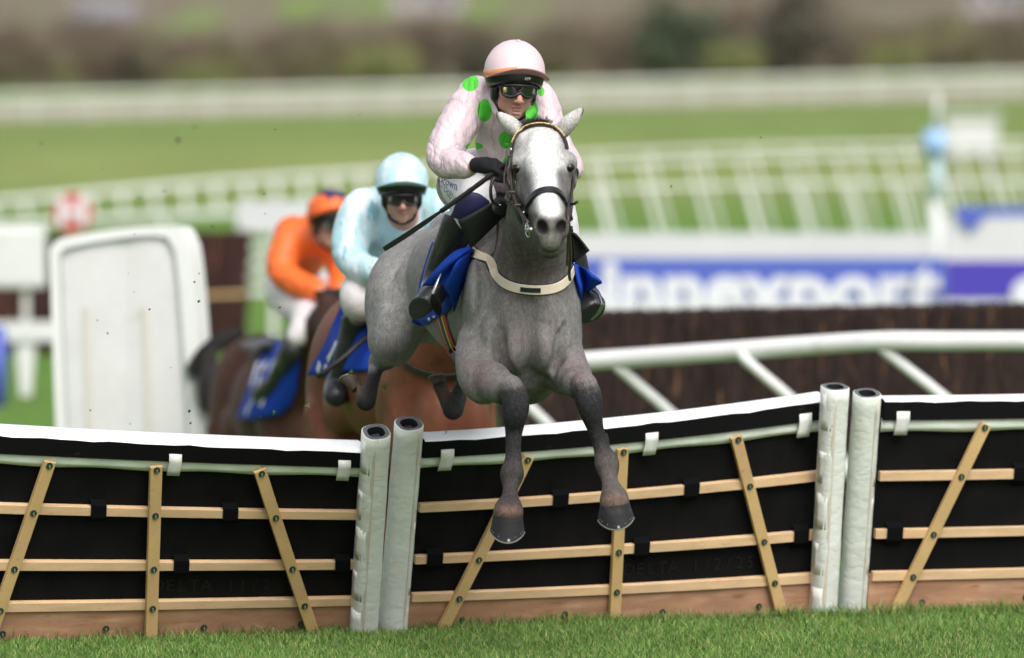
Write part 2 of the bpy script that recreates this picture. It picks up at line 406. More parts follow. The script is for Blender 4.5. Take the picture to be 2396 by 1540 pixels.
V3[:, 1] += 31.42+(V3[:, 0]+.62)*.41
V2, Fq2, Ft2, c2 = blades(7000, -3.2, 3.4, 30.6, 32.9, .03, .052, .004)
n1 = len(V); V = np.vstack([V, V2]); c = np.vstack([c, c2]); Fq = np.vstack([Fq, Fq2+n1]); Ft = np.vstack([Ft, Ft2+n1]); n1 = len(V); V = np.vstack([V, V3]); c = np.vstack([c, c3*.85]); Fq = np.vstack([Fq, Fq3+n1]); Ft = np.vstack([Ft, Ft3+n1]); n1 = len(V); V = np.vstack([V, V4]); c = np.vstack([c, c4_]); Fq = np.vstack([Fq, Fq4+n1]); Ft = np.vstack([Ft, Ft4+n1])
me = bpy.data.meshes.new('turf_grass')
me.vertices.add(len(V)); me.vertices.foreach_set('co', V.astype(np.float32).ravel())
nq, n3 = len(Fq), len(Ft)
me.loops.add(nq*4+n3*3); me.loops.foreach_set('vertex_index', np.concatenate([Fq.ravel(), Ft[:, :3].ravel()]).astype(np.int32))
me.polygons.add(nq+n3); me.polygons.foreach_set('loop_start', np.concatenate([np.arange(nq)*4, nq*4+np.arange(n3)*3]).astype(np.int32))
me.update(calc_edges=True)
ca = me.color_attributes.new('Col', 'FLOAT_COLOR', 'POINT'); c4 = np.ones((len(V), 4), np.float32); c4[:, :3] = c; ca.data.foreach_set('color', c4.ravel())
M['blade'] = mat('grass_blade', vcol=True, rough=.6, spec=.3); me.materials.append(M['blade'])
o = bpy.data.objects.new('turf_grass', me); scn.collection.objects.link(o); tag(o, 'short mown grass blades in front of the hurdles', kind='stuff')

# ------------------------------------------------------------------ far hedgerow trees
def tree_proto(name, hgt, wid, cols, bare, seed, label, cat, group):
    r = np.random.default_rng(seed); random.seed(seed)
    root = empty(name, (0, 0, 0), label, cat, group)
    tm = MB(); tm.tube([A(0, 0, -.3), A(.1, .05, hgt*.3), A(.05, 0, hgt*.7)], [hgt*.035, hgt*.025, hgt*.01], 7)
    tips = []
    for i in range(9):
        a = r.uniform(0, 6.28); z0 = hgt*r.uniform(.2, .55); e = A(math.cos(a)*wid*.4, math.sin(a)*wid*.4, z0+hgt*r.uniform(.15, .4))
        tm.tube([A(0, 0, z0), A(e[0]*.5, e[1]*.5, z0+(e[2]-z0)*.65), e], [hgt*.015, hgt*.01, hgt*.004], 5); tips.append(e)
    tm.build('trunk', M['bark'], root)
    n = 2200; cl = [A(r.normal(0, wid*.24), r.normal(0, wid*.24), hgt*(.5+r.normal(0, .2))) for _ in range(26)]+tips
    P = np.array([cl[r.integers(len(cl))]+r.normal(0, 1, 3)*A(wid*.10, wid*.10, hgt*.075) for _ in range(n)])
    P[:, 2] = np.clip(P[:, 2], hgt*.06, hgt*1.02)
    s = r.uniform(.10, .26, n)*(hgt/5); d1 = r.normal(0, 1, (n, 3)); d1 /= np.linalg.norm(d1, axis=1)[:, None]; d2 = np.cross(d1, r.normal(0, 1, (n, 3))); d2 /= np.linalg.norm(d2, axis=1)[:, None]
    wq = .35 if bare else .8
    V = np.stack([P-d1*s[:, None], P+d2*s[:, None]*wq, P+d1*s[:, None], P-d2*s[:, None]*wq], 1).reshape(-1, 3)
    Q = np.arange(4*n).reshape(-1, 4); ci = r.integers(len(cols), size=n); c = np.array(cols)[ci]*.85*r.uniform(.7, 1.3, (n, 1))
    mesh('crown', V, Q, M['leaf'], root, False, np.repeat(c, 4, 0)); return root
M['bark'] = mat('bark', (.09, .07, .055), .9, var=[(3, .3)]); M['leaf'] = mat('leaf', vcol=True, rough=.8, spec=.2)
PT = [
 tree_proto('bare_tree', 7.5, 7, [(.22, .17, .13), (.18, .14, .115), (.26, .20, .14)], True, 1, 'bare brown winter tree in the far hedgerow', 'tree', 'bare winter trees beyond the far rails'),
 tree_proto('hedge_bush', 5, 7, [(.21, .19, .11), (.17, .155, .09), (.25, .225, .12)], False, 2, 'olive scrub bush in the far hedgerow', 'bush', 'olive bushes beyond the far rails'),
 tree_proto('green_bush', 4.2, 6, [(.30, .31, .12), (.25, .27, .10), (.28, .31, .13)], False, 3, 'light green bush among the far brown hedges', 'bush', 'light green bushes beyond the far rails'),
 tree_proto('dark_bush', 5.5, 6, [(.12, .115, .08), (.13, .11, .085)], False, 4, 'dark bush in the far hedgerow', 'bush', 'dark bushes beyond the far rails')]
used = set()
def put(k, x, Y, s, label=None, cat=None):
    t = PT[k] if k not in used else copy_tree(PT[k]); used.add(k)
    if label: t['label'] = label; t['category'] = cat or t['category']; del t['group']
    zb = float(gz(min(x, 60), Y)) if Y < 860 else 0
    t.location = (x, Y, zb-.2); t.scale = (s, s, s*random.uniform(.9, 1.15)); t.rotation_euler.z = random.uniform(0, 6.28)
random.seed(11)
for row, (Y, step, ks) in enumerate(((790, 4.6, (1, 0, 3, 1, 0)), (815, 5.2, (0, 1, 3, 2, 0, 0)), (850, 6.5, (0, 0, 3, 1)))):
    wd = Y*.066+8; x = -wd
    while x < wd:
        k = random.choice(ks)
        put(k, x+random.uniform(-1, 1), Y+random.uniform(-8, 8), random.uniform(.6, .85) if row == 0 else random.uniform(.85, 1.2)); x += step*random.uniform(.8, 1.25)
X = lambda x, Y: (x-CX)/F*Y
tk = tree_proto('evergreen_tree', 9, 8, [(.11, .135, .09), (.12, .145, .09)], False, 8, 'dark evergreen tree standing out of the far hedgerow', 'tree', None)
tk.location = (X(1580, 770), 770, -.5); 
tk2 = tree_proto('yew_tree', 10, 7, [(.15, .14, .11), (.17, .15, .12)], False, 9, 'tall dark tree right of the evergreen in the far hedgerow', 'tree', None)
tk2.location = (X(1850, 772), 772, -.3)
for (xp, Y, sc, lab, k) in ((1715, 768, .95, 'pale green thicket between the two dark far trees', 2), (2090, 768, .95, 'pale green thicket at the right of the far hedgerow', 2), (470, 768, .8, 'pale green thicket at the left of the far hedgerow', 2), (900, 768, 1., 'pale green thicket near the middle of the far hedgerow', 2)):
    put(k, X(xp, Y), Y, sc, lab, 'thicket')
# houses on the hillside
M['plaster'] = mat('plaster', (.36, .33, .32), .8); M['roof_tile'] = mat('roof_tile', (.30, .17, .14), .8, var=[(2, .2)]); M['slate'] = mat('slate', (.2, .2, .22), .7); M['glass'] = mat('window_glass', (.05, .06, .07), .1)
def house(xp, yp, Y, wd, hh, roofm, label):
    p = W(xp, yp, Y); root = empty('house', tuple(p), label, 'house')
    b = MB(); b.box(p+A(0, 3, hh/2), (wd, 6, hh)); b.build('wall', M['plaster'], root)
    r = MB(); z = p[2]+hh; x = p[0]; y0, y1, ym = Y-.4, Y+6.4, Y+3
    r.add([(x-wd/2-.3, y0, z), (x+wd/2+.3, y0, z), (x+wd/2+.3, y1, z), (x-wd/2-.3, y1, z), (x-wd/2-.3, ym, z+2.4), (x+wd/2+.3, ym, z+2.4)], [(0,1,5,4), (2,3,4,5), (0,4,3), (1,2,5), (3,2,1,0)]); r.build('roof', roofm, root)
    for i in (-.28, .05, .33):
        g = MB(); g.box(p+A(i*wd, -.02, hh*.6), (1.1, .08, 1.2)); g.build('window', M['glass'], root)
    g = MB(); g.box(p+A(wd*.2, -.02, 1), (1, .08, 2)); g.build('door', M['slate'], root)
house(240, 105, 930, 7, 3.0, M['slate'], 'small pale grey house on the hillside at far left')
house(1000, 30, 960, 9, 3.2, M['roof_tile'], 'pale house with reddish roof on the hillside above the blue capped rider')
house(2330, 30, 950, 7, 3.0, M['slate'], 'pale house on the hillside at far right')

# ------------------------------------------------------------------ running rails
def rail(name, pts, hgt, step, lean, r, label, group=None, rp=None, lean_y=.0, foot=True, two=False):
    root = empty(name, (pts[0][0], pts[0][1], 0), label, 'rail', group)
    P = cr(pts, max(12, len(pts)*8)); P = np.array([[p[0], p[1], (p[2] if len(p) > 2 else float(gz(p[0], p[1]))+hgt)] for p in P])
    m = MB(); m.tube(P, r, 12); m.build('rail', M['white_rail'], root, True)
    if two:
        m = MB(); m.tube(P-A(0, 0, hgt*.45), r*.7, 8); m.build('lower_rail', M['white_rail'], root, True)
    d = np.concatenate([[0], np.cumsum(np.linalg.norm(np.diff(P, axis=0), axis=1))]); t = step*.5; n = 0
    while t < d[-1] and n < 99:
        q = np.array([np.interp(t, d, P[:, i]) for i in range(3)]); zb = float(gz(q[0]+lean, q[1]))
        m = MB(); m.tube([q+A(0, .0, -r*.5), q+A(lean*.75, lean_y*.8, -(q[2]-zb)*.8+.0), np.array([q[0]+lean, q[1]+lean_y, zb-.1])], rp or r*.6, 8); m.build('post', M['white_rail'], root, True); t += step; n += 1
    return root
# far pair of rails, 300 m away
rail('running_rail', [(-40, 300), (0, 303), (40, 306)], 1.0, 2.3, 0, .042, 'nearer of the two white rails along the far side of the course', two=True)
rail('running_rail', [(-46, 335), (0, 338), (46, 341)], .95, 1.9, 0, .036, 'farther of the two white rails in front of the far hedgerow', two=True)
# low rail left of the riders
l0, l1 = W(-60, 478, 125), W(1170, 385, 132)
rail('running_rail', [(l0[0], 125, l0[2]), (W(540, 425, 128)[0], 128, W(540, 425, 128)[2]), (l1[0], 132, l1[2])], .5, .62, .05, .05, 'low white rail crossing the grass behind the red disc', rp=.04)
l0, l1 = W(-60, 530, 112), W(900, 478, 118)
rail('running_rail', [(l0[0], 112, l0[2]), (W(420, 505, 115)[0], 115, W(420, 505, 115)[2]), (l1[0], 118, l1[2])], .3, 2.5, .05, .05, 'second low white rail just above the white wing panel', rp=.03)
# rails behind the advertising boards
for i, (Y, a, b, st) in enumerate(((100, 400, 355, .72), (108, 372, 330, .8), (92, 455, 425, .7))):
    l0, lm, l1 = W(1100, a, Y), W(1750, (a+b)/2-6, Y+2), W(2500, b, Y+4)
    rail('running_rail', [(l0[0], Y, l0[2]), (lm[0], Y+2, lm[2]), (l1[0], Y+4, l1[2])], 1, st, .36, .022, ['white rail with slanted posts, middle of the three behind the boards', 'farthest of the three white rails with slanted posts behind the boards', 'nearest of the three white rails with slanted posts behind the boards'][i], rp=.018)
# near thick rail
pts = [W(1080, 866, 41.3), W(1360, 846, 41), W(1700, 822, 40.6), W(1880, 809, 40.4), W(2060, 798, 40.2), W(2230, 798, 40.1), W(2396, 798, 40), W(2620, 798, 39.9)]
root = empty('wing_rail', (float(pts[2][0]), 40.6, -.6), 'thick white plastic rail with slanted posts right of the grey horse', 'rail')
m = MB(); m.tube(cr(pts, 60), .049, 20, cap=True); m.build('rail', M['white_rail'], root, True)
for (x0, y0, Y0, x1, y1, x2, y2) in ((1150, 868, 41.2, 1232, 945, 1262, 1100), (1450, 862, 40.9, 1562, 960, 1680, 1130), (1742, 840, 40.5, 1845, 928, 1980, 1130), (2072, 822, 40.2, 2190, 915, 2330, 1130), (2420, 822, 40, 2540, 915, 2640, 1130)):
    m = MB(); m.tube(cr([W(x0-14, y0-18, Y0), W(x0, y0, Y0), W((x0+x1)/2, (y0+y1)/2, Y0), W(x1, y1, Y0), W(x1+(x1-x0)*.9, y1+(y1-y0), Y0), W(x1+(x1-x0)*1.4, y1+(y1-y0)*2.2, Y0)], 18), .029, 12); m.build('post', M['white_rail'], root, True)
    
# ------------------------------------------------------------------ brush fences
M['birch'] = mat('birch_brush', vcol=True, rough=.85, spec=.2)
M['brush_core'] = mat('brush_core', (.02, .012, .011), .9)
def brush(x0, x1, Y, ztop, depth, n, label, seed, tint=(1, 1, 1), zt1=None):
    r = np.random.default_rng(seed); zb = float(gz((x0+x1)/2, Y)); zt1 = ztop if zt1 is None else zt1
    root = empty('brush_fence', ((x0+x1)/2, Y, zb), label, 'fence')
    q = MB(); q.hexa([(x0, Y+.05, zb), (x1, Y+.05, zb), (x1, Y+depth, zb), (x0, Y+depth, zb)], [(x0, Y+.1, ztop-.08), (x1, Y+.1, zt1-.08), (x1, Y+depth-.1, zt1-.08), (x0, Y+depth-.1, ztop-.08)]); q.build('packed_core', M['brush_core'], root)
    px_ = r.uniform(x0, x1, n); py = Y+np.abs(r.normal(0, 1, n))*depth*.25-.04; front = r.uniform(0, 1, n) < .7; py = np.where(front, Y+r.uniform(-.05, .05, n), Y+r.uniform(0, depth, n))
    zt = ztop+(zt1-ztop)*(px_-x0)/(x1-x0)
    za = np.where(front, r.uniform(zb, zt-.25, n), zt-.3); L = r.uniform(.25, .6, n); ze = np.minimum(za+L, zt+r.normal(0, .01, n)); lean = r.normal(0, .05, n); wq = r.uniform(.003, .009, n)
    V = np.stack([np.stack([px_-wq, py, za], 1), np.stack([px_+wq, py, za], 1), np.stack([px_+lean+wq*.6, py-.02, ze], 1), np.stack([px_+lean-wq*.6, py-.02, ze], 1)], 1).reshape(-1, 3)
    cols = np.array([(.034, .022, .020), (.024, .016, .015), (.046, .028, .024), (.038, .023, .021), (.16, .085, .045)]); ci = r.choice(5, n, p=[.33, .31, .21, .125, .025])
    mesh('birch_twigs', V, np.arange(4*n).reshape(-1, 4), M['birch'], root, False, np.repeat(cols[ci]*np.array(tint)*r.uniform(.7, 1.3, (n, 1)), 4, 0))
    return root
a, b = W(1180, 742, 46), W(2600, 718, 46)
brush(a[0], b[0], 46, a[2], .9, 26000, 'long dark birch brush fence behind the thick white rail', 21, zt1=b[2])
a, b = W(-60, 560, 78), W(572, 545, 78)
fb = brush(a[0], b[0], 78, a[2], .9, 12000, 'maroon birch brush fence behind the white wing panel at left', 22, (1.5, 1.1, 1.15), zt1=b[2])
q = MB(); q.tube([W(455, 693, 77.6), W(575, 688, 77.6)], .02, 8); q.build('tie_rail', M['wood'], fb)

# ------------------------------------------------------------------ advertising boards
M['board_blue'] = mat('board_blue', (.07, .11, .46), .45); M['board_white'] = mat('board_white', (.58, .58, .61), .45, var=[(2, .04)]); M['board_purple'] = mat('board_purple', (.055, .035, .38), .45)
M['letter_white'] = mat('letter_white', (.68, .68, .74), .5); M['sky_blue'] = mat('sky_blue', (.33, .52, .82), .5); M['pale_blue'] = mat('pale_blue', (.5, .66, .72), .5)
M['red'] = mat('sign_red', (.55, .06, .035), .5)
def panel(root, name, x0, y0, x1, y1, Y, mt, th=.04):
    a, b = W(x0, y0, Y), W(x1, y1, Y); q = MB(); q.box(((a[0]+b[0])/2, Y+th/2, (a[2]+b[2])/2), (b[0]-a[0], th, a[2]-b[2])); return q.build(name, mt, root)
def board_legs(root, xs, ytop, Y):
    for x in xs:
        a = W(x, ytop, Y); q = MB(); zb = float(gz(a[0], Y))-.1; q.box((a[0], Y+.09, (a[2]+zb)/2), (.06, .06, a[2]-zb)); q.build('leg', M['white_paint'], root)
Y = 76; c = W(1780, 740, Y)
root = empty('advertising_board', (float(c[0]), Y, -.6), 'long blue and white board with large white lettering', 'board')
panel(root, 'blue_panel', 1150, 604, 2214, 700, Y, M['board_blue']); panel(root, 'white_panel', 1150, 702, 2214, 775, Y-.003, M['board_white'])
board_legs(root, (1250, 1500, 1750, 2000, 2190), 720, Y)
V_, F_ = text_geo('pinnexport', 1, .042, .01)
V_ = V_[:, [0, 2, 1]]; V_[:, 1] *= -1
wd = V_[:, 0].max()-V_[:, 0].min(); a, b = W(1310, 690, Y), W(2205, 690, Y); sc = (b[0]-a[0])/wd
Vt = V_*A(sc, 1, sc*.92); Vt[:, 0] += (a[0]+b[0])/2-(Vt[:, 0].max()+Vt[:, 0].min())/2; Vt[:, 1] += Y-.02
Vt[:, 2] += W(0, 612, Y)[2]-Vt[:, 2].max()
mesh('lettering', Vt, F_, M['letter_white'], root, False)
root = empty('advertising_board', (float(W(2330, 0, 75)[0]), 75.5, -.6), 'purple board with a white disc at the right edge', 'board')
panel(root, 'purple_panel', 2216, 610, 2700, 700, 75.5, M['board_purple']); panel(root, 'white_panel', 2216, 702, 2700, 770, 75.5-.003, M['board_white'])
board_legs(root, (2240, 2450, 2680), 690, 75.5)
q = MB(); cc = W(2408, 690, 75.4); q.tube([cc+A(0, .0, 0), cc+A(0, -.03, 0)], .17, 24); q.build('disc', M['letter_white'], root)
root = empty('white_board', (float(W(1750, 0, 84)[0]), 84, -.6), 'long plain white board behind the blue lettered one', 'board')
panel(root, 'panel', 1150, 545, 2190, 630, 84, M['board_white']); board_legs(root, (1300, 1600, 1900, 2170), 600, 84)
root = empty('white_board', (float(W(2320, 0, 81)[0]), 81, -.6), 'white board with dark blue top corner behind the purple one', 'board')
panel(root, 'panel', 2205, 508, 2700, 625, 81, M['board_white']); board_legs(root, (2230, 2450, 2690), 590, 81)
panel(root, 'blue_band', 2235, 484, 2700, 507, 81, M['board_blue'])
q = MB(); q.add([W(2235, 508, 80.95), W(2305, 508, 80.95), W(2270, 545, 80.95), W(2235, 508, 80.99), W(2305, 508, 80.99), W(2270, 545, 80.99)], [(2,1,0), (3,4,5), (0,1,4,3), (1,2,5,4), (2,0,3,5)]); q.build('blue_mark', M['board_blue'], root)
# pole
Y = 88; b = W(2190, 0, Y); zb = float(gz(b[0], Y))
root = empty('marker_post', (float(b[0]), Y, zb), 'tall pale blue and white post rising above the boards', 'post')
q = MB(); q.tube([A(b[0], Y, zb-.1), W(2190, 470, Y)], .075, 14); q.build('white_base', M['white_paint'], root, True)
q = MB(); q.tube([W(2190, 470, Y), W(2192, 365, Y)], .07, 14); q.build('shaft', M['pale_blue'], root, True)
q = MB(); q.tube([W(2187, 366, Y), W(2187, 305, Y)], .13, 18); q.build('blue_top', M['sky_blue'], root, True)
q = MB(); q.tube([W(2190, 305, Y), W(2195, 222, Y)], .03, 10); q.build('mast', M['white_paint'], root, True)
# cabin
Y = 150; a = W(2215, 350, Y); b = W(2335, 272, Y); zb = float(gz(a[0], Y))
root = empty('commentary_cabin', (float((a[0]+b[0])/2), Y, zb), 'small white cabin on legs beyond the pale blue post', 'cabin')
q = MB(); q.box(((a[0]+b[0])/2, Y+.6, (a[2]+b[2])/2), (b[0]-a[0], 1.2, b[2]-a[2])); q.build('body', M['white_paint'], root)
q = MB(); q.box(((a[0]+b[0])/2, Y+.6, b[2]+.03), (b[0]-a[0]+.15, 1.4, .06)); q.build('roof', M['white_paint'], root)
q = MB(); q.box(((a[0]+b[0])/2, Y-.02, a[2]-.08), (b[0]-a[0], .06, .16)); q.build('skirt', M['slate'], root)
for dx in (-.45, .45):
    for dy in (.1, 1.1):
        q = MB(); q.box(((a[0]+b[0])/2+dx, Y+dy, (a[2]+zb)/2), (.06, .06, a[2]-zb)); q.build('leg', M['steel'], root)

# ------------------------------------------------------------------ wing panel and things at left
M['rim_white'] = mat('rim_white', (.70, .71, .69), .35, var=[(3, .04)])
M['groove'] = mat('groove_shadow_grey', (.48, .52, .52), .5); M['rib_cream'] = mat('rib_cream', (.60, .585, .54), .5)
Y = 44.5; zb = float(gz(-2, Y)); root = empty('wing_screen', (float(W(300, 0, Y)[0]), Y, zb), 'tall white plastic wing panel with rounded top and raised rim', 'panel')
out = cr([W(150, 1300, Y), W(130, 1000, Y), W(118, 640, Y), W(122, 575, Y), W(165, 552, Y), W(290, 534, Y), W(400, 530, Y), W(432, 550, Y), W(452, 640, Y), W(478, 1000, Y), W(490, 1300, Y)], 60)
inn = cr([W(180, 1300, Y), W(160, 1000, Y), W(144, 640, Y), W(146, 590, Y), W(180, 575, Y), W(290, 556, Y), W(375, 552, Y), W(400, 570, Y), W(416, 640, Y), W(440, 1000, Y), W(455, 1300, Y)], 60)
q = MB(); n = len(out); back = out+A(.0, .14, 0)
q.grid([out, inn]); q.grid([inn, inn+A(0, .035, 0)]); q.grid([out, out+A(.06, .10, 0)]); q.build('rim', M['rim_white'], root, True)
q = MB(); q.tube(inn+A(0, -.004, 0), .007, 6); q.build('groove_shadow_line', M['groove'], root, True)  # grey tube stands in for the shadow line along the rim groove
q = MB(); c0 = inn.mean(0)
Gp = [[inn[i]*(1-t)+np.array([W(295, 0, Y)[0], Y, inn[i][2] if i not in () else 0])*t+A(0, .03-.012*math.sin(t*math.pi), 0) for t in np.linspace(0, 1, 6)] for i in range(n)]
q.grid(Gp); q.build('face', M['white_paint'], root, True)
q = MB(); q.grid([out+A(.06, .10, 0), inn+A(0, .11, 0)]); q.build('back_rim', M['rim_white'], root, True)
for xx in (208, 345):
    q = MB(); q.grid([[W(xx+dx+(yy-900)*.03, yy, Y)+A(0, .012 if abs(dx) < 14 else .03, 0) for dx in (-16, -9, 0, 9, 16)] for yy in np.linspace(720, 1300, 8)]); q.build('rib', M['rib_cream'], root, True)
root = empty('white_board', (float(W(50, 0, 72)[0]), 72, -.6), 'white rounded board at the left edge in front of the brush fence', 'board')
q = MB(); a, b = W(-60, 675, 72), W(108, 532, 72); q.box(((a[0]+b[0])/2, 72, (a[2]+b[2])/2), (b[0]-a[0], .08, b[2]-a[2])); q.build('panel', M['white_paint'], root, bevel=.06)
q = MB(); q.box((W(60, 0, 72)[0], 72.07, (a[2]-.6)/2), (.06, .06, a[2]+.6)); q.build('leg', M['white_paint'], root)
root = empty('white_barrier', (float(W(60, 0, 68)[0]), 68, -.6), 'low white barrier with one broad foot at the left edge', 'barrier')
q = MB(); a, b = W(-40, 798, 68), W(135, 752, 68); q.box(((a[0]+b[0])/2, 68, (a[2]+b[2])/2), (b[0]-a[0], .08, b[2]-a[2])); q.build('beam', M['white_paint'], root)
q = MB(); zg = float(gz(-4, 68)); t0 = W(42, 800, 68); q.hexa([W(35, 799, 68), W(85, 799, 68), W(85, 799, 68.1), W(35, 799, 68.1)], [A(W(48, 0, 68)[0], 68, zg), A(W(72, 0, 68)[0], 68, zg), A(W(72, 0, 68)[0], 68.1, zg), A(W(48, 0, 68)[0], 68.1, zg)]); q.build('foot', M['white_paint'], root)
Y = 66; root = empty('padded_post', (float(W(-5, 0, Y)[0]), Y, -.6), 'blue padded post cut by the left edge of the picture', 'post')
q = MB(); q.tube([A(W(-5, 0, Y)[0], Y, -.62), W(-5, 765, Y)], .07, 14); q.build('pad', M['board_blue'], root, True)
Y = 74; c = W(170, 498, Y); root = empty('disc_sign', (float(c[0]), Y, -.6), 'round red sign with pale letter behind the white wing panel', 'sign')
q = MB(); q.tube([c, c-A(0, .04, 0)], .185, 32); q.build('disc', M['red'], root)
V_, F_ = text_geo('H', 1, .05, .01); V_ = V_[:, [0, 2, 1]]; V_[:, 1] *= -1; s_ = .27/(V_[:, 2].max()-V_[:, 2].min())
mesh('letter', V_*A(s_*1.1, 1, s_)+c-A(0, .06, 0), F_, M['letter_white'], root, False)
q = MB(); q.tube([A(c[0], Y+.03, -.65), c+A(0, .03, -.1)], .03, 10); q.build('pole', M['white_paint'], root, True)
# white slatted panel behind the orange rider
Y = 82; root = empty('slatted_gate', (float(W(625, 0, Y)[0]), Y, -.6), 'white slatted gate behind the orange rider', 'gate')
panel(root, 'top_board', 555, 470, 830, 545, Y, M['board_white'])
for yy in (570, 605, 640, 675):
    panel(root, 'slat', 560, yy, 830, yy+16, Y, M['white_paint'])
for xx in (562, 640, 720, 815):
    a = W(xx, 470, Y); zb = float(gz(a[0], Y)); q = MB(); q.box((a[0], Y+.1, (a[2]+zb)/2), (.07, .07, a[2]-zb)); q.build('post', M['white_paint'], root)
# ------------------------------------------------------------------ hurdles
def G(x, y): Y = H*F/(y-HY); return W(x, y, Y)      # point of the turf
def lean_top(b, x, y, L):                            # top end of a leaning member of length L whose base is b
    Yt = b[1]
    for _ in range(12):
        t = W(x, y, Yt); d = L*L-(t[2]-b[2])**2-(t[0]-b[0])**2; Yt = b[1]-math.sqrt(max(d, .0004))
    return W(x, y, Yt)
def hurdle(bl, br, tl, tr, sag, posts, label, txt=None, us=((.08, .27), (.5, .5), (.92, .73)), clips=(.055, .556, .945)):
    BL, BR = G(*bl), G(*br); TL, TR = lean_top(BL, *tl, .90), lean_top(BR, *tr, .90)
    root = empty('hurdle', tuple((BL+BR)/2), label, 'hurdle', None)
    e = (BR-BL)/np.linalg.norm(BR-BL)
    nrm = np.cross(e, (TL+TR-BL-BR)); nrm /= np.linalg.norm(nrm)
    if nrm[1] > 0: nrm = -nrm
    def P(u, v, o=0):
        b = BL+(BR-BL)*u; t = TL+(TR-TL)*u; p = b+(t-b)*v
        p = p-A(0, 0, sag*4*u*(1-u)*(.25+.75*v)); return p+nrm*o
    def slab(u0, u1, v0, v1, o0, o1, mt, name, n=14, parent=root, smooth=False, bev=0):
        q = MB(); U = np.linspace(u0, u1, n)
        ring = [[P(u, v0, o1), P(u, v1, o1), P(u, v1, o0), P(u, v0, o0), P(u, v0, o1)] for u in U]
        q.grid(ring); q.add(ring[0][:4], [(0, 1, 2, 3)]); q.add(ring[-1][:4], [(3, 2, 1, 0)]); return q.build(name, mt, parent, smooth, bevel=bev)
    slab(0, 1, -.06, .19, -.02, .012, M['wood_board'], 'kick_board')
    slab(0, 1, .12, .93, -.024, -.004, M['black_panel'], 'black_screen')
    # padded top: white vinyl above, black foam in front
    q = MB(); U = np.linspace(0, 1, 26); rg = []
    for u in U:
        w_ = .0025*math.sin(u*37)+.002*math.sin(u*91+1)
        rg.append([P(u, .922, .034), P(u, 1.008+w_, .038), P(u, 1.014, .033), P(u, 1.018, .012), P(u, 1.018, -.04), P(u, 1.01, -.062), P(u, .9, -.064), P(u, .922, .034)])
    rg = np.array(rg); 
    q = MB(); q.grid(rg[:, 1:7]); q.build('white_cover', M['pad_white'], root, True)
    q = MB(); q.grid(rg[:, [6, 7, 1]]+nrm*.0); q.build('black_foam', M['black_foam'], root)
    q = MB(); q.add(list(rg[0][:7]), [tuple(range(7))]); q.build('end_cap', M['black_foam'], root); q = MB(); q.add(list(rg[-1][:7]), [tuple(range(7))[::-1]]); q.build('end_cap', M['black_foam'], root)
    # pale flap hanging under the pad
    q = MB(); q.grid([[P(u, .93, .014), P(u, .885, .016+.003*math.sin(u*50)), P(u, .862+.004*math.sin(u*23), .010)] for u in np.linspace(0, 1, 40)]); q.build('pale_flap', M['flap_green'], root, True, solid=.004)
    for v in (.655, .383, .183):      # long rails
        slab(0.005, .995, v-.0215, v+.0215, .0, .024, M['wood_rail'], 'rail', bev=.003)
    def bar(u0, v0, u1, v1, wd, name='slat'):
        n = 10; q = MB(); ring = []; p0, p1 = P(u0, v0), P(u1, v1); d = (p1-p0)/np.linalg.norm(p1-p0); s = np.cross(d, nrm)*wd/2
        for t in np.linspace(0, 1, n):
            c = P(u0+(u1-u0)*t, v0+(v1-v0)*t, .026); ring.append([c-s, c+s, c+s+nrm*.02, c-s+nrm*.02, c-s])
        q.grid(ring); q.add(ring[0][:4], [(3,2,1,0)]); q.add(ring[-1][:4], [(0,1,2,3)]); q.build(name, M['wood'], root, bevel=.002)
    def bolt(u, v, o=.046):
        c = P(u, v, o); q = MB(); q.tube([c, c+nrm*.005], .0135, 12); b = q.build('bolt', M['bolt'], root)
        q = MB(); q.strap([c+nrm*.005+A(0, 0, .008), c+nrm*.005+A(0, 0, 0), c+nrm*.005-A(0, 0, .009)], [nrm]*3, .006, .002); q.build('bolt_highlight', M['bolt_glint'], b)  # paler strip on the bolt, a highlight put in as colour
    for (u0, u1) in us:
        bar(u0, -.05, u1, .898, .048)
        for v in (.885, .655, .383, .183): bolt(u0+(u1-u0)*(v+.05)/.955, v)
    for u in (.13, .38, .62, .86): bolt(u, .06+.01*math.sin(u*40), .013)
    for u in clips:                   # white clips folded round the pad
        q = MB(); q.grid([[P(u+du, .965, .041), P(u+du, .925, .044), P(u+du-.001, .88, .036), P(u+du-.002, .852, .032)] for du in (-.0155, 0, .0155)]); q.build('clip', M['vinyl_tab'], root, True, solid=.004)
    for (u, v) in ((.345, .655), (.67, .655), (.05, .383), (.555, .383), (.955, .383)):
        q = MB(); q.grid([[P(u+du, v+.05, .004), P(u+du, v+.030, .028), P(u+du, v-.028, .028), P(u+du, v-.055, .006)] for du in (-.019, 0, .019)]); q.build('velcro_band', M['black_band'], root, False, solid=.003)
    if txt:
        s = .075; Lw = np.linalg.norm(BR-BL)
        for i, chh in enumerate(txt):
            if chh == ' ': continue
            V_, F_ = text_geo(chh, 1, 0, .004); V_ = V_+A((i-len(txt)/2)*.68, 0, 0)
            mesh('stamped_letter', [P(.70+v[0]*s/Lw, .265+v[1]*s/.9, -.004+v[2]*.5) for v in V_], F_, M['emboss'], root, False)
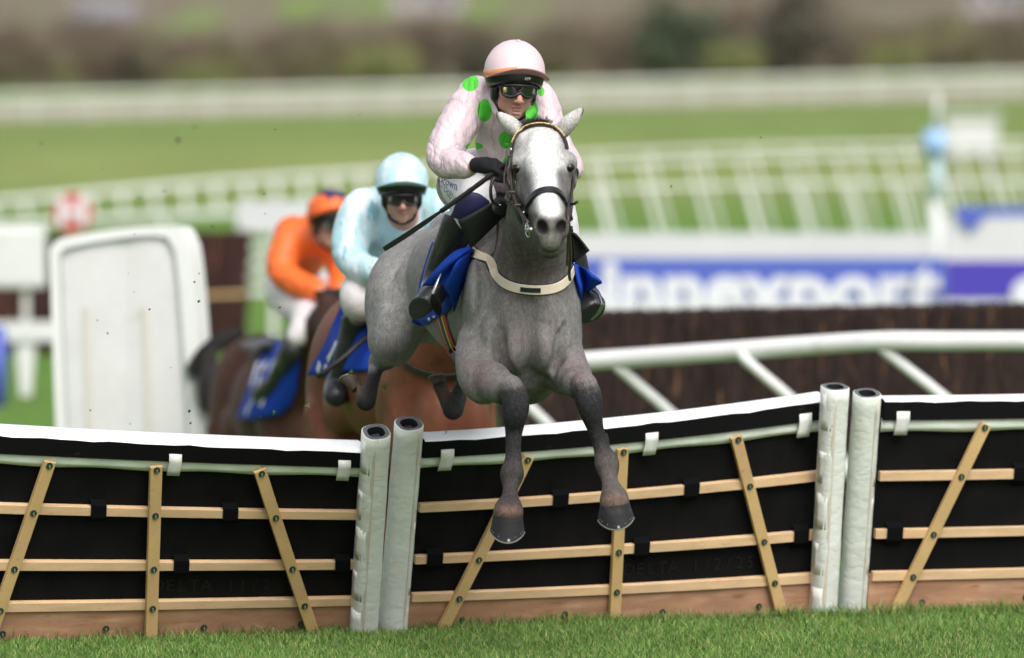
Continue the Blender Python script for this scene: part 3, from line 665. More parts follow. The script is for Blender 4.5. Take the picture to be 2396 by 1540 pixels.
    for (bx, by, tx, ty, side) in posts:
        b = G(bx, by); t = lean_top(b, tx, ty, .98); ax_ = (t-b)/np.linalg.norm(t-b); fr = nrm-ax_*nrm.dot(ax_); fr /= np.linalg.norm(fr); sd = np.cross(fr, ax_)
        if sd[0] < 0: sd = -sd
        def ring(c, rx, ry, k=26):
            o_ = []
            for j in range(k):
                a_ = 2*math.pi*j/k; cx_, sy_ = math.cos(a_), math.sin(a_)
                o_.append(c+sd*rx*math.copysign(abs(cx_)**.75, cx_)+fr*ry*math.copysign(abs(sy_)**.75, sy_))
            return np.array(o_+[o_[0]])
        pr = None
        q = MB(); rs = []
        for s in np.linspace(-.03, 1, 22):
            c = b+(t-b)*s; wob = 1+.012*math.sin(s*19+bx)+.008*math.sin(s*47); rs.append(ring(c, .054*wob, .054*wob))
        cc = b+(t-b)*1.0; rs.append(ring(cc+ax_*.003, .050, .050)); q.grid(rs); post = q.build('post', M['vinyl'], root, True)
        q = MB(); q.grid([ring(cc+ax_*.002, .050, .050), ring(cc+ax_*.002, .034, .034)]); q.build('foam_ring', M['grey_foam'], post); q = MB(); q.grid([ring(cc+ax_*.002, .034, .034), ring(cc-ax_*.09, .034, .034)]); q.build('hole_wall', M['hole_shade'], post)
        q = MB(); q.grid([ring(cc-ax_*.045, .034, .034), ring(cc-ax_*.045, .001, .001)]); q.build('hole_shade_disc', M['hole_shade'], post)  # near-black wall and disc stand in for the shade down the hole
        q = MB(); q.box(cc-ax_*.045, (.034, .034, .05), np.stack([sd, fr, ax_], 1)); q.build('inner_post', M['inner'], post)
        q = MB(); k0 = 4 if side > 0 else 8           # seam strip
        a_ = math.radians(62 if side < 0 else 118); 
        q.grid([[b+(t-b)*s+sd*.0555*math.cos(x_)+fr*.0565*math.sin(x_) for x_ in (a_-.16, a_, a_+.16)] for s in np.linspace(0, .985, 20)]); q.build('seam', M['vinyl_seam'], post, True, solid=.002)
        for i, s in enumerate((.06, .27, .47, .67, .9)):   # velcro tabs
            a0 = math.radians(18 if side < 0 else 162); sg = 1 if side < 0 else -1
            q = MB(); q.grid([[b+(t-b)*(s+ds)+sd*.0568*math.cos(a0+sg*x_)+fr*.0575*math.sin(a0+sg*x_) for x_ in (-.35, 0, .35, .62)] for ds in (-.075, -.03, .03, .07+.01*math.sin(i*3+bx))]); q.build('tab', M['vinyl_tab'], post, True, solid=.003)
    return root, P
M['flap_green'] = mat('flap_green', (.84, .90, .80), .5, var=[(15, .06)], bump=[(30, .3, .004)])
M['inner'] = mat('inner_post', (.045, .047, .055), .4)
M['black_band'] = mat('black_band', (.004, .004, .005), .95, spec=.1)
M['emboss'] = mat('emboss', (.0085, .008, .008), .6, spec=.2)
hurdle((-125, 1507), (832, 1478), (-95, 1008), (850, 1052), .006, [(-150, 1508, -118, 985, 1), (850, 1480, 880, 1012, 1)], 'hurdle panel at left in front of the white wing panel', 'DELTA 11/2/25', ((.082, .217), (.487, .478), (.900, .735)), (.524, .945))
hurdle((948, 1475), (1900, 1440), (985, 1030), (1925, 934), .020, [(918, 1477, 957, 992, -1), (1925, 1441, 1954, 906, 1)], 'middle hurdle panel that the grey horse is jumping', 'DELTA 1/2/25', ((.065, .254), (.497, .486), (.925, .770)))
hurdle((2025, 1436), (2985, 1410), (2062, 940), (3020, 917), .008, [(1992, 1437, 2029, 921, -1), (3012, 1408, 3048, 905, 1)], 'hurdle panel at the right edge of the picture', None, ((.048, .246), (.49, .49), (.93, .75)), (.045, .5, .945))
# ------------------------------------------------------------------ the grey horse
def p4(x, y, Y, r): return (W(x, y, Y), px(r, Y))     # centre and radius surveyed in pixels at distance Y
def el(x, y, Y, rx, ry, rz, Rm=None): return ('e', W(x, y, Y), (px(rx, Y), ry, px(rz, Y)), Rm)
def mirror(): pass
trunk = []
trunk += [el(1018, 672, 31.40, 154, .36, 132)]                                  # croup
trunk += chain([p4(1062, 640, 31.3, 122), p4(1105, 658, 31.0, 150), p4(1160, 690, 30.65, 172), p4(1205, 715, 30.35, 160)], 8)
trunk += chain([p4(1210, 500, 30.25, 46), p4(1140, 530, 30.7, 60), p4(1065, 560, 31.2, 68)], 6)  # back line
trunk += [el(1222, 770, 30.22, 128, .30, 172), el(1226, 700, 30.18, 120, .26, 130)]      # chest
trunk += [el(1135, 720, 30.12, 52, .17, 150), el(1304, 730, 30.10, 48, .17, 140)]        # shoulders
trunk += [el(1172, 600, 30.25, 68, .2, 95), el(1275, 600, 30.25, 60, .2, 90)]
trunk += [el(1120, 815, 30.02, 40, .12, 60), el(1318, 815, 30.0, 34, .12, 60)]
trunk += [el(1236, 875, 30.15, 62, .22, 66)]
trunk2 = [el(1148, 800, 29.96, 30, .10, 70), el(1310, 790, 29.95, 24, .10, 62), el(1110, 700, 30.02, 22, .10, 90), el(1190, 740, 29.95, 34, .08, 60), el(1282, 735, 29.94, 36, .08, 60), el(905, 770, 31.06, 30, .08, 60), el(960, 700, 31.08, 40, .06, 90), el(1202, 815, 29.92, 30, .10, 60), el(1272, 812, 29.92, 36, .10, 60)]          # pectorals
# thighs and stifles
trunk += [el(925, 720, 31.28, 72, .24, 110), el(918, 796, 31.12, 58, .17, 62), el(948, 735, 31.15, 46, .15, 70)]
trunk += [el(1115, 750, 31.3, 66, .22, 90), el(1135, 800, 31.2, 50, .17, 60)]
# hind legs folded under
hindl = chain([p4(925, 790, 31.3, 44), p4(905, 830, 31.65, 30), p4(885, 845, 31.85, 21)], 6, .03)
hindl += chain([p4(885, 845, 31.85, 21), p4(878, 868, 31.75, 16), p4(868, 905, 31.6, 16), p4(856, 938, 31.5, 23)], 9, .01)
hindl += chain([p4(856, 938, 31.5, 21), p4(842, 926, 31.55, 18), p4(832, 910, 31.62, 15), p4(826, 898, 31.68, 17)], 5, .01)
hindr = chain([p4(1135, 800, 31.3, 40), p4(1110, 830, 31.65, 30), p4(1095, 845, 31.85, 21)], 6, .03)
hindr += chain([p4(1095, 845, 31.85, 21), p4(1088, 880, 31.7, 17), p4(1074, 925, 31.5, 18), p4(1060, 958, 31.35, 24)], 9, .01)
hindr += chain([p4(1060, 958, 31.35, 22), p4(1046, 938, 31.4, 17), p4(1036, 918, 31.45, 15), p4(1031, 903, 31.5, 18)], 5, .01)
neck = chain([p4(1244, 780, 30.05, 100), p4(1248, 700, 30.02, 94), p4(1252, 610, 29.98, 84), p4(1257, 520, 29.86, 74), p4(1260, 440, 29.76, 66), p4(1262, 370, 29.70, 56)], 12)
neck += chain([p4(1215, 500, 30.15, 46), p4(1240, 430, 29.98, 42), p4(1258, 350, 29.78, 38)], 6)
# forelegs
fl = chain([p4(1122, 800, 30.02, 52), p4(1122, 865, 29.92, 50), p4(1134, 900, 29.86, 46)], 6, .03)
fl += chain([p4(1128, 915, 29.95, 32), p4(1110, 900, 30.0, 30)], 2, .04)
fl += chain([p4(1140, 880, 29.86, 44), p4(1170, 905, 29.74, 35), p4(1195, 912, 29.66, 29)], 5, .03)
fl += chain([p4(1196, 905, 29.66, 27), p4(1207, 940, 29.6, 30), p4(1205, 972, 29.6, 27), p4(1203, 1000, 29.62, 20), p4(1201, 1040, 29.62, 16.5), p4(1201, 1078, 29.62, 18), p4(1198, 1108, 29.61, 26), p4(1196, 1126, 29.6, 20), p4(1194, 1146, 29.57, 15.5), p4(1193, 1168, 29.55, 19), p4(1190, 1192, 29.52, 31), p4(1189, 1204, 29.52, 33)], 34, .01)
fl += [el(1182, 1112, 29.64, 12, .02, 16), el(1215, 1112, 29.64, 11, .02, 15), el(1190, 930, 29.62, 16, .02, 22), el(1222, 932, 29.62, 13, .02, 20), el(1202, 1088, 29.70, 12, .02, 60)]
fr_ = chain([p4(1312, 815, 30.02, 46), p4(1330, 865, 29.93, 42), p4(1350, 893, 29.85, 37)], 6, .03)
fr_ += chain([p4(1318, 895, 29.95, 30), p4(1300, 885, 30.0, 30)], 2, .04)
fr_ += chain([p4(1338, 890, 29.85, 34), p4(1368, 905, 29.74, 31)], 3, .03)
fr_ += chain([p4(1366, 898, 29.72, 29), p4(1377, 932, 29.66, 30), p4(1383, 962, 29.66, 26), p4(1390, 992, 29.67, 19), p4(1400, 1025, 29.68, 16.5), p4(1410, 1056, 29.68, 18), p4(1420, 1084, 29.67, 27), p4(1423, 1104, 29.66, 21), p4(1426, 1122, 29.64, 16.5), p4(1431, 1144, 29.61, 21), p4(1437, 1166, 29.58, 30), p4(1438, 1178, 29.58, 33)], 34, .01)
fr_ += [el(1405, 1086, 29.7, 12, .02, 16), el(1437, 1084, 29.7, 11, .02, 15), el(1362, 925, 29.68, 15, .02, 20), el(1393, 928, 29.68, 13, .02, 20), el(1418, 1062, 29.76, 10, .02, 50)]
# head
head = chain([p4(1262, 350, 29.62, 56), p4(1264, 372, 29.58, 61), p4(1268, 405, 29.51, 60), p4(1273, 445, 29.42, 52), p4(1279, 485, 29.33, 43), p4(1285, 515, 29.25, 38), p4(1289, 540, 29.19, 37)], 14, .02)
head += chain([p4(1262, 335, 29.52, 30), p4(1268, 395, 29.41, 36), p4(1276, 450, 29.30, 26), p4(1284, 505, 29.18, 20), p4(1289, 530, 29.13, 18)], 10, .03)   # nasal bone
head += chain([p4(1262, 435, 29.68, 56), p4(1268, 490, 29.52, 44), p4(1278, 540, 29.38, 32), p4(1284, 578, 29.26, 24)], 8, .03)
orbit = [el(1213, 386, 29.50, 17, .04, 26), el(1331, 384, 29.50, 16, .04, 26)]                      # orbits
orbit += [el(1216, 379, 29.475, 14, .022, 6), el(1328, 377, 29.475, 13, .022, 6)]                      # brow ridges
head += [el(1225, 345, 29.56, 26, .05, 34), el(1302, 343, 29.56, 26, .05, 34)]
head += [el(1219, 470, 29.50, 18, .08, 50), el(1326, 470, 29.50, 16, .08, 50)]                       # cheeks
head += [el(1269, 534, 29.155, 22, .028, 28), el(1312, 533, 29.155, 20, .028, 28)]                   # nostril rims
head += [el(1288, 568, 29.13, 25, .032, 23), el(1284, 590, 29.17, 24, .04, 16), el(1273, 560, 29.2, 14, .04, 18), el(1301, 560, 29.2, 12, .04, 18)]
ears = []
for (x0, y0, x1, y1, x2, y2, s) in ((1222, 318, 1190, 288, 1162, 264, -1), (1304, 316, 1336, 283, 1364, 254, 1)):
    ears += chain([p4(x0, y0, 29.66, 17), p4((x0+x1)/2, (y0+y1)/2, 29.64, 18), p4(x1, y1, 29.62, 16), p4((x1+x2)/2, (y1+y2)/2, 29.61, 10), p4(x2, y2, 29.60, 2.5)], 10, .012)
cuts = [('e', W(1267, 532, 29.110), (.0225, .05, .030), rot(0, 0, R(-26))), ('e', W(1314, 531, 29.110), (.0205, .05, .030), rot(0, 0, R(24)))]
cuts += chain([p4(1260, 584, 29.14, 2.5), p4(1286, 593, 29.12, 3.4), p4(1308, 585, 29.14, 2.5)], 6, .004)
ecut = []
for (x0, y0, x2, y2) in ((1208, 304, 1168, 270), (1318, 300, 1357, 262)):
    ecut += chain([p4(x0, y0+2, 29.575, 8), p4((x0+x2)/2, (y0+y2)/2, 29.565, 9), p4(x2, y2, 29.585, 3)], 6, .005)
groove = chain([p4(1240, 710, 29.86, 4), p4(1238, 790, 29.82, 8), p4(1237, 850, 29.84, 9), p4(1236, 900, 29.92, 7)], 8, .006)
groove += chain([p4(1168, 780, 29.87, 6), p4(1176, 840, 29.86, 8), p4(1190, 880, 29.88, 8)], 6, .006)
groove += chain([p4(1320, 765, 29.88, 5), p4(1310, 815, 29.86, 7), p4(1296, 865, 29.88, 8)], 6, .006)
groove += chain([p4(1238, 640, 29.66, 2), p4(1246, 560, 29.6, 3), p4(1250, 690, 29.74, 2)][:2], 3, .006)
ax = np.arange(-.62, .46, .0055)
ay = np.concatenate([np.arange(28.98, 29.95, .005), np.arange(29.955, 32.1, .009)])
az = np.arange(.42, 2.12, .0055)
S = SDF(ax, ay, az)
S.add(trunk, .05); S.add(trunk2, .022); S.add(hindl, .012); S.add(hindr, .012); S.add(neck, .08)
S.add(fl, .012); S.add(fr_, .012); S.add(head, .022); S.add(orbit, .045); S.add(ears, .02); S.cut(cuts, .006); S.cut(ecut, .008); S.cut(groove, .035)
V, Q = S.extract(2); del S
def to_px(V): return CX+V[:, 0]*F/V[:, 1], HY+(H-V[:, 2])*F/V[:, 1], V[:, 1]
def horse_col(V):
    x, y, Y = to_px(V); n = len(V); c = np.tile(A(.198, .194, .191), (n, 1))
    nz = .5*np.sin(x*.11+np.sin(y*.07)*2)*np.sin(y*.09+np.sin(x*.05)*2)+.5*np.sin(x*.23+y*.17+Y*30)*np.sin(y*.21-x*.13)
    def mixin(wt, col):
        nonlocal c; wt = np.clip(wt, 0, 1)[:, None]; c = c*(1-wt)+np.array(col)*wt
    g = lambda cx, cy, rx, ry, p=1: np.exp(-(((x-cx)/rx)**2+((y-cy)/ry)**2)**p)
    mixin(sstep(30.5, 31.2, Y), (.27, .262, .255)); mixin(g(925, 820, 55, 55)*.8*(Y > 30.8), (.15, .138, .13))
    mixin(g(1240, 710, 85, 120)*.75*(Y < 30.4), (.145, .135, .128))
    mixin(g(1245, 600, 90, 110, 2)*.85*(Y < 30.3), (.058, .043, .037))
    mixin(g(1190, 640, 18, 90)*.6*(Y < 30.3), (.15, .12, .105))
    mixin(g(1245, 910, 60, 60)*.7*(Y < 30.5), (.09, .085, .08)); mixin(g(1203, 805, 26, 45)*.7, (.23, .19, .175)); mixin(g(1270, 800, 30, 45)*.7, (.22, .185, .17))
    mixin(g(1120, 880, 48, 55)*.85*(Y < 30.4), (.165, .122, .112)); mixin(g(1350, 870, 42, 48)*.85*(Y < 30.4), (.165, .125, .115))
    mixin(nz*.14, (.28, .275, .27)); mixin(-nz*.2, (.125, .108, .10))
    # lower legs
    for (kx, ky, ex) in ((1200, 905, 0), (1372, 900, 0)):
        near = (Y < 29.82) & (y > 860) & (abs(x-(kx+20)) < 90)
        wt = sstep(0, 34, (y-ky)+.35*(x-kx)*0+18+8*nz+9*np.sin(x*1.7+y*.9)*np.sin(y*1.3-x*.8))*near*sstep(-50, -22, x-kx)
        mixin(wt*.97, (.016, .016, .018))
    low = (Y < 29.82)
    mixin(low*sstep(1010, 1085, y)*.75, (.046, .040, .039)); mixin(low*sstep(1040, 1090, y)*(x > 1330)*.75, (.105, .090, .083)); mixin(low*sstep(1120, 1150, y)*(x < 1300)*.5, (.04, .032, .03))
    mixin(low*g(1189, 1196, 50, 13)*.8, (.17, .10, .075)); mixin(low*g(1437, 1170, 50, 13)*.8, (.19, .12, .09))
    hind = (Y > 31.2) & (y > 862+.0*x); mixin(sstep(858, 880, y)*hind*.95, (.028, .027, .029))
    mixin(hind*g(835, 905, 16, 22)*.8, (.16, .11, .075)); mixin(hind*g(1040, 918, 16, 22)*.8, (.16, .11, .075))
    # face
    hd = (Y < 29.80) & (y < 620); f = sstep(29.80, 29.62, Y)*hd
    mixin(f*.9, (.50, .49, .475))
    mixin(f*g(1272, 400, 50, 92, 2)*.92, (.78, .775, .76)); mixin(f*g(1285, 485, 36, 44, 1.5)*.95, (.80, .79, .77)); mixin(f*g(1268, 350, 40, 45)*.6, (.74, .73, .71))
    mixin(f*g(1228, 430, 20, 42)*.6, (.16, .155, .155)); mixin(f*g(1238, 415, 12, 26)*.6, (.23, .22, .225)); mixin(f*g(1326, 425, 12, 40)*.7, (.30, .29, .29)); mixin(f*g(1315, 408, 9, 20)*.4, (.25, .24, .24))  # hollows below the eyes are shaded in the coat colour
    mixin(f*g(1208, 388, 15, 13)*.85, (.10, .095, .095)); mixin(f*g(1337, 387, 13, 13)*.85, (.10, .095, .095))
    mixin(f*g(1210, 345, 16, 22)*.5, (.28, .27, .265))
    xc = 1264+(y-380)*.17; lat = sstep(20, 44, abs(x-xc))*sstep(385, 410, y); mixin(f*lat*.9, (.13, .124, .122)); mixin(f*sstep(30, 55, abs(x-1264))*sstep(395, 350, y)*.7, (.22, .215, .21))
    mz = sstep(499, 521, y+abs(x-1289)*.35)*f; mixin(mz*.97, (.085, .080, .073)); mixin(f*(g(1254, 540, 6, 20)+g(1328, 540, 5, 20))*.5, (.15, .145, .12))
    mixin(f*g(1290, 536, 6, 26)*.7, (.20, .19, .165)); mixin(f*g(1286, 568, 22, 16)*.5, (.13, .145, .095)); mixin(f*sstep(584, 592, y)*.9, (.075, .075, .06))
    for (cx_, cy_) in ((1267, 533), (1313, 532)): mixin(f*g(cx_, cy_, 13, 16, 2.5)*.92, (.022, .018, .019))
    er = (y < 325) & (Y < 29.75); mixin(er*.9*sstep(325, 308, y)*((x < 1232) | (x > 1296)), (.58, .56, .54))
    mixin(er*sstep(1172, 1160, x), (.10, .09, .09)); mixin(er*sstep(1357, 1366, x), (.08, .075, .075))
    rr_ = np.random.default_rng(5); hair_ = rr_.normal(0, 1, n); c = c*(1+.09*np.clip(hair_, -2, 2))[:, None]; legm = (low & (y > 860)).astype(float); c = c+(legm*.028*np.clip(rr_.uniform(0, 1, n), 0, 1)**5)[:, None]
    return np.clip(c, .003, 1)
GREY = A(0.12, 30.6, 0); 
grey = empty('grey_horse', tuple(GREY), 'dappled grey racehorse jumping over the middle hurdle towards the camera', 'horse')
M['grey_coat'] = mat('grey_coat', vcol=True, rough=.75, spec=.15, var=[(14, .10), (38, .15, (1.4, 1.4, .7)), (130, .24, (1.6, 1.6, .35))], bump=[(120, .4, .005, (1.5, 1.5, .4)), (7, .3, .012, (1, 1, .6), 1)])
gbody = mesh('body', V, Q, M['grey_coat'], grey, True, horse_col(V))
gb = bvh_of(gbody)
# eyes
M['eye'] = mat('eye', (.010, .007, .006), .16)
for (x, y) in ((1211, 394), (1333, 392)):
    P_, N_ = drape(gb, [(x, y), (x+.5, y)], 2, 0); q = MB(); q.ball(P_[0]+A(-.002 if x > 1300 else 0, .013, 0), .021, 20, (1, 1, .85)); q.build('eye', M['eye'], grey, True)
# hooves with shoes
M['hoof'] = mat('hoof', (.024, .023, .026), .55, spec=.2, var=[(8, .25), (30, .2, (.4, .4, 3))], bump=[(35, .25, .003, (.3, .3, 3))], mix=[(14, .55, .75, (.085, .06, .05))])
M['shoe'] = mat('shoe', (.36, .35, .30), .4, .8)
def hoof(cor, base, rc, rb, tilt, nails=True):
    d = base-cor; d /= np.linalg.norm(d); s = np.array([1, 0, 0.]); s = s-d*s.dot(d); s /= np.linalg.norm(s); f = np.cross(s, d); f = f if f[1] < 0 else -f
    q = MB(); k = 30; rs = []
    for t, rr in ((-.06, rc*.80), (0, rc), (.08, rc*1.02), (.5, (rc+rb)/2*1.0), (.92, rb*1.0), (1, rb*1.01)):
        c = cor+(base-cor)*t; row = []
        for j in range(k+1):
            a_ = 2*math.pi*j/k; fy = math.sin(a_); row.append(c+s*rr*math.cos(a_)+f*rr*(1.0 if fy > 0 else .62)*fy+d*tilt*rb*(max(fy, 0)**1.5)*t)
        rs.append(row)
    q.grid(rs); rs2 = rs[-1]; q.add([base-d*.004]+rs2[:-1], [(0, j+1, (j+1) % k+1) for j in range(k)]); h = q.build('hoof', M['hoof'], grey, True)
    q = MB(); pth = [p+d*.002+(p-base)*.02 for p in rs2[2:k//2-1]]; pth = [rs2[j]+d*.003 for j in range(-3, k//2+4)]
    q.tube(pth, .0028, 6); 
    tp = rs2[k//4]; q.strap([tp+d*.005+f*.001, tp-d*.005+f*.002, tp-d*.012+f*.0008], [f]*3, [.014, .012, .006], .003)
    q.build('shoe', M['shoe'], h)
    if nails:
        for j in (2, 3, 5, 10, 12, 13):
            pnt = rs[3][j]*.24+rs2[j]*.76+f*.001; q = MB(); q.ball(pnt, .0022, 6); q.build('nail', M['shoe'], h)
hoof(W(1189, 1196, 29.52), W(1187, 1242, 29.52), px(33, 29.5), px(40, 29.5), .62)
hoof(W(1438, 1171, 29.58), W(1441, 1212, 29.58), px(33, 29.5), px(42, 29.5), .58)
M['sole'] = mat('sole', (.10, .07, .05), .8, var=[(60, .3)])
def hind_hoof(x0, y0, x1, y1, Y, r0, r1):
    c, b = W(x0, y0, Y), W(x1, y1, Y+.03); d = (b-c)/np.linalg.norm(b-c); s = np.cross(d, A(0, 1, 0)); s /= np.linalg.norm(s); f = np.cross(d, s)
    k = 22; rs = []
    for t, rr in ((0, r0*.8), (.12, r0), (.6, (r0+r1)/2), (.97, r1), (1, r1*.97)):
        rs.append([c+(b-c)*t+(s*rr*math.cos(2*math.pi*j/k)+f*rr*math.sin(2*math.pi*j/k))+d*r1*.35*t*math.cos(2*math.pi*j/k) for j in range(k+1)])
    q = MB(); q.grid(rs); q.add([c]+rs[0][:-1], [(0, (j+1) % k+1, j+1) for j in range(k)]); h = q.build('hoof', M['hoof_brown'], grey, True)
    q = MB(); q.add([b-d*.006]+rs[-1][:-1], [(0, j+1, (j+1) % k+1) for j in range(k)]); q.build('sole', M['sole'], h)
    q = MB(); q.tube([rs[-1][j % k] for j in range(-7, 8)], .0042, 6); q.build('shoe', M['shoe'], h, True)
M['hoof_brown'] = mat('hoof_brown', (.09, .065, .045), .6, var=[(30, .3)])
hind_hoof(833, 912, 815, 884, 31.66, px(13, 31.6), px(19, 31.6)); hind_hoof(1036, 916, 1023, 884, 31.48, px(13, 31.5), px(19, 31.5))
# forelock, mane, tail
M['dark_hair'] = mat('dark_hair', (.035, .033, .034), .6, var=[(40, .4)])
def hair(name, roots, parent, material, n, L, d0, spread, wd=.002, drop=.3):
    q = MB()
    for i in range(n):
        r0 = roots[random.randrange(len(roots))]+rng.normal(0, 1, 3)*A(.012, .008, .006); d = np.array(d0, float)+rng.normal(0, spread, 3); d /= np.linalg.norm(d); l = L*random.uniform(.5, 1.1)
        P_ = [r0+d*l*t+A(0, 0, -drop*l*t*t)+rng.normal(0, .002, 3) for t in (0, .33, .66, 1)]; q.tube(P_, [wd, wd, wd*.7, wd*.2], 3, cap=False)
    return q.build(name, material, parent)
hair('forelock', [W(x, 296, 29.62) for x in np.linspace(1238, 1276, 9)], grey, M['dark_hair'], 900, .05, (0, -.35, .8), .42, .0007)
hair('mane', [np.array(p) for p in cr([W(1258, 312, 29.72), W(1250, 350, 29.92), W(1235, 420, 30.08)], 14)], grey, M['dark_hair'], 300, .11, (.7, .2, .2), .3, drop=1)
hair('tail', [W(1000, 575, 31.72)]*3, grey, M['dark_hair'], 260, .5, (.0, 1, .1), .10, .004, drop=.3)
# ---------------- bridle
def strapd(name, pts, wd, mt, parent, n=24, off=.002, th=.004, bvh=None, Y0=None):
    r = drape(bvh or gb, pts, n, off, Y0)
    if r is None: return None
    q = MB(); q.strap(r[0], r[1], wd, th); return q.build(name, mt, parent)
bridle = strapd('bridle', [(1199, 352), (1203, 335), (1214, 315), (1236, 301), (1262, 296), (1288, 300), (1308, 312), (1320, 330), (1325, 350)], .016, M['strap_leather'], grey, 40, .003, .006)
M['brass'] = mat('brass', (.70, .52, .26), .3, .8, var=[(120, .4)])
r = drape(gb, [(1199, 352), (1203, 335), (1214, 315), (1236, 301), (1262, 296), (1288, 300), (1308, 312), (1320, 330), (1325, 350)], 74, .008)
q = MB(); [q.ball(p+A(0, -.003, .006), .0040, 6) for p in r[0][8:62]]; q.build('brow_beads', M['brass'], bridle, True)
strapd('noseband', [(1226, 520), (1228, 505), (1234, 487), (1244, 468), (1260, 452), (1280, 446), (1298, 448), (1312, 460), (1322, 478), (1328, 498), (1331, 512)], .024, M['black_leather'], bridle, 46, .003, .011)
strapd('cheek_strap', [(1200, 350), (1198, 385), (1201, 420), (1206, 455), (1216, 485), (1230, 508)], .011, M['strap_leather'], bridle, 30, .002, .004)
strapd('cheek_strap', [(1206, 395), (1208, 430), (1214, 460), (1224, 485), (1232, 500)], .009, M['strap_leather'], bridle, 30, .002, .004)
q = MB()
q.tube([W(1196, 348, 29.52), W(1194, 380, 29.5), W(1195, 415, 29.46), W(1199, 450, 29.42), W(1210, 482, 29.34), W(1226, 508, 29.27), W(1236, 522, 29.22)], .0055, 8); q.build('side_strap', M['strap_leather'], bridle, True)
q = MB(); q.tube(cr([W(1343, 392, 29.50), W(1342, 425, 29.47), W(1337, 455, 29.4), W(1333, 490, 29.3), W(1330, 520, 29.22)], 16), .0055, 8); q.build('side_strap', M['strap_leather'], bridle, True)
q = MB(); q.strap(cr([W(1342, 392, 29.52), W(1343, 410, 29.5), W(1342, 432, 29.48), W(1337, 448, 29.45)], 8), [A(0, -1, 0)]*8, [.012, .020, .021, .021, .021, .02, .014, .008], .008); q.build('blinker_pad', M['black_leather'], bridle)
q = MB(); q.tube(cr([W(1332, 470, 29.36), W(1334, 474, 29.33), W(1341, 478, 29.3), W(1350, 473, 29.28), W(1351, 474, 29.28)], 10), .0055, 8); q.build('buckle_hook', M['black_leather'], bridle, True)
q = MB(); q.tube([W(1330, 476, 29.3), W(1328, 500, 29.22), W(1331, 530, 29.19)], .007, 8); q.build('bit_hanger', M['strap_leather'], bridle, True)
q = MB(); q.tube(cr([W(1229, 516, 29.28), W(1234, 522, 29.22), W(1238, 538, 29.19), W(1240, 552, 29.2), W(1234, 553, 29.22), W(1230, 540, 29.25), W(1231, 522, 29.27)], 22), .0034, 8, cap=True)
q.tube(cr([W(1230, 540, 29.22), W(1240, 537, 29.17), W(1252, 538, 29.18)], 8), [.004, .006, .008, .009, .009, .009, .008, .006], 10); q.build('bit', M['steel'], bridle, True)
for pp in ((1196, 346, 1195, 356), (1226, 494, 1223, 503)):
    q = MB(); q.tube([W(pp[0], pp[1], 29.30 if pp[1] > 400 else 29.49), W(pp[2], pp[3], 29.30 if pp[1] > 400 else 29.49)], .003, 6); q.build('buckle', M['steel'], bridle, True)
for (x, y, Y_) in ((1194, 366, 29.5), (1198, 450, 29.41), (1211, 480, 29.33)):
    q = MB(); q.box(W(x, y, Y_-.004), (.026, .012, .010)); q.build('keeper', M['strap_leather'], bridle, bevel=.003)
# reins
reins = MB()
reins.tube(cr([W(1231, 535, 29.26), W(1222, 505, 29.34), W(1207, 478, 29.44), W(1195, 450, 29.5), W(1186, 428, 29.56), W(1178, 408, 29.6), W(1170, 398, 29.63)], 24), .0062, 8)
reins.tube(cr([W(1170, 405, 29.64), W(1152, 425, 29.62), W(1148, 448, 29.62), W(1152, 470, 29.66), W(1165, 482, 29.72)], 18), .0065, 8)
reins.tube(cr([W(1190, 372, 29.55), W(1186, 385, 29.53), W(1181, 405, 29.52), W(1180, 430, 29.5), W(1186, 455, 29.47), W(1198, 478, 29.43)], 18), .0045, 8)
reins.tube(cr([W(1199, 450, 29.42), W(1196, 466, 29.45), W(1188, 474, 29.5), W(1184, 476, 29.5)], 8), .004, 6)
reins.tube(cr([W(1186, 476, 29.5), W(1200, 480, 29.42), W(1212, 488, 29.34)], 8), .004, 6)
reins.build('reins', M['strap_leather'], bridle, True)
q = MB(); q.tube(cr([W(1330, 530, 29.22), W(1333, 560, 29.32), W(1335, 600, 29.5), W(1332, 640, 29.65), W(1334, 655, 29.70)], 20), .006, 8); q.tube(cr([W(1331, 530, 29.22), W(1329, 570, 29.34), W(1327, 620, 29.55)], 14), .005, 8); q.build('right_rein', M['strap_leather'], bridle, True).name = 'hanging_rein'
# ---------------- breastplate
M['cream'] = mat('cream_strap', (.72, .62, .48), .7, var=[(12, .06)], mix=[(40, .66, .8, (.4, .33, .24))])
M['navy_edge'] = mat('navy_edge', (.02, .022, .035), .6)
bp_pts = [(1104, 586), (1118, 598), (1142, 608), (1150, 622), (1160, 641), (1178, 660), (1200, 671), (1228, 677), (1258, 679), (1290, 676), (1312, 667), (1328, 652), (1337, 636), (1341, 620)]
bp = strapd('breastplate', bp_pts, .043, M['navy_edge'], grey, 70, .002, .005, Y0=29.4)
strapd('cream_band', bp_pts, .037, M['cream'], bp, 70, .0065, .003, Y0=29.4)
strapd('badge', [(1220, 676.5), (1240, 678.5), (1264, 679)], .018, M['black_leather'], bp, 12, .011, .003, Y0=29.4)
strapd('strap', [(1072, 545), (1084, 565), (1096, 580), (1106, 590)], .016, M['strap_leather'], bp, 16, .004, .004, Y0=29.4)
strapd('neck_strap', [(1167, 518), (1163, 560), (1154, 590), (1143, 612)], .008, M['strap_leather'], bp, 24, .004, .004, Y0=29.4)
strapd('buckle', [(1105, 590), (1113, 598)], .030, M['steel'], bp, 6, .011, .004, Y0=29.4); strapd('buckle_tongue', [(1108, 594), (1114, 602)], .02, M['black_leather'], bp, 6, .016, .003, Y0=29.4)
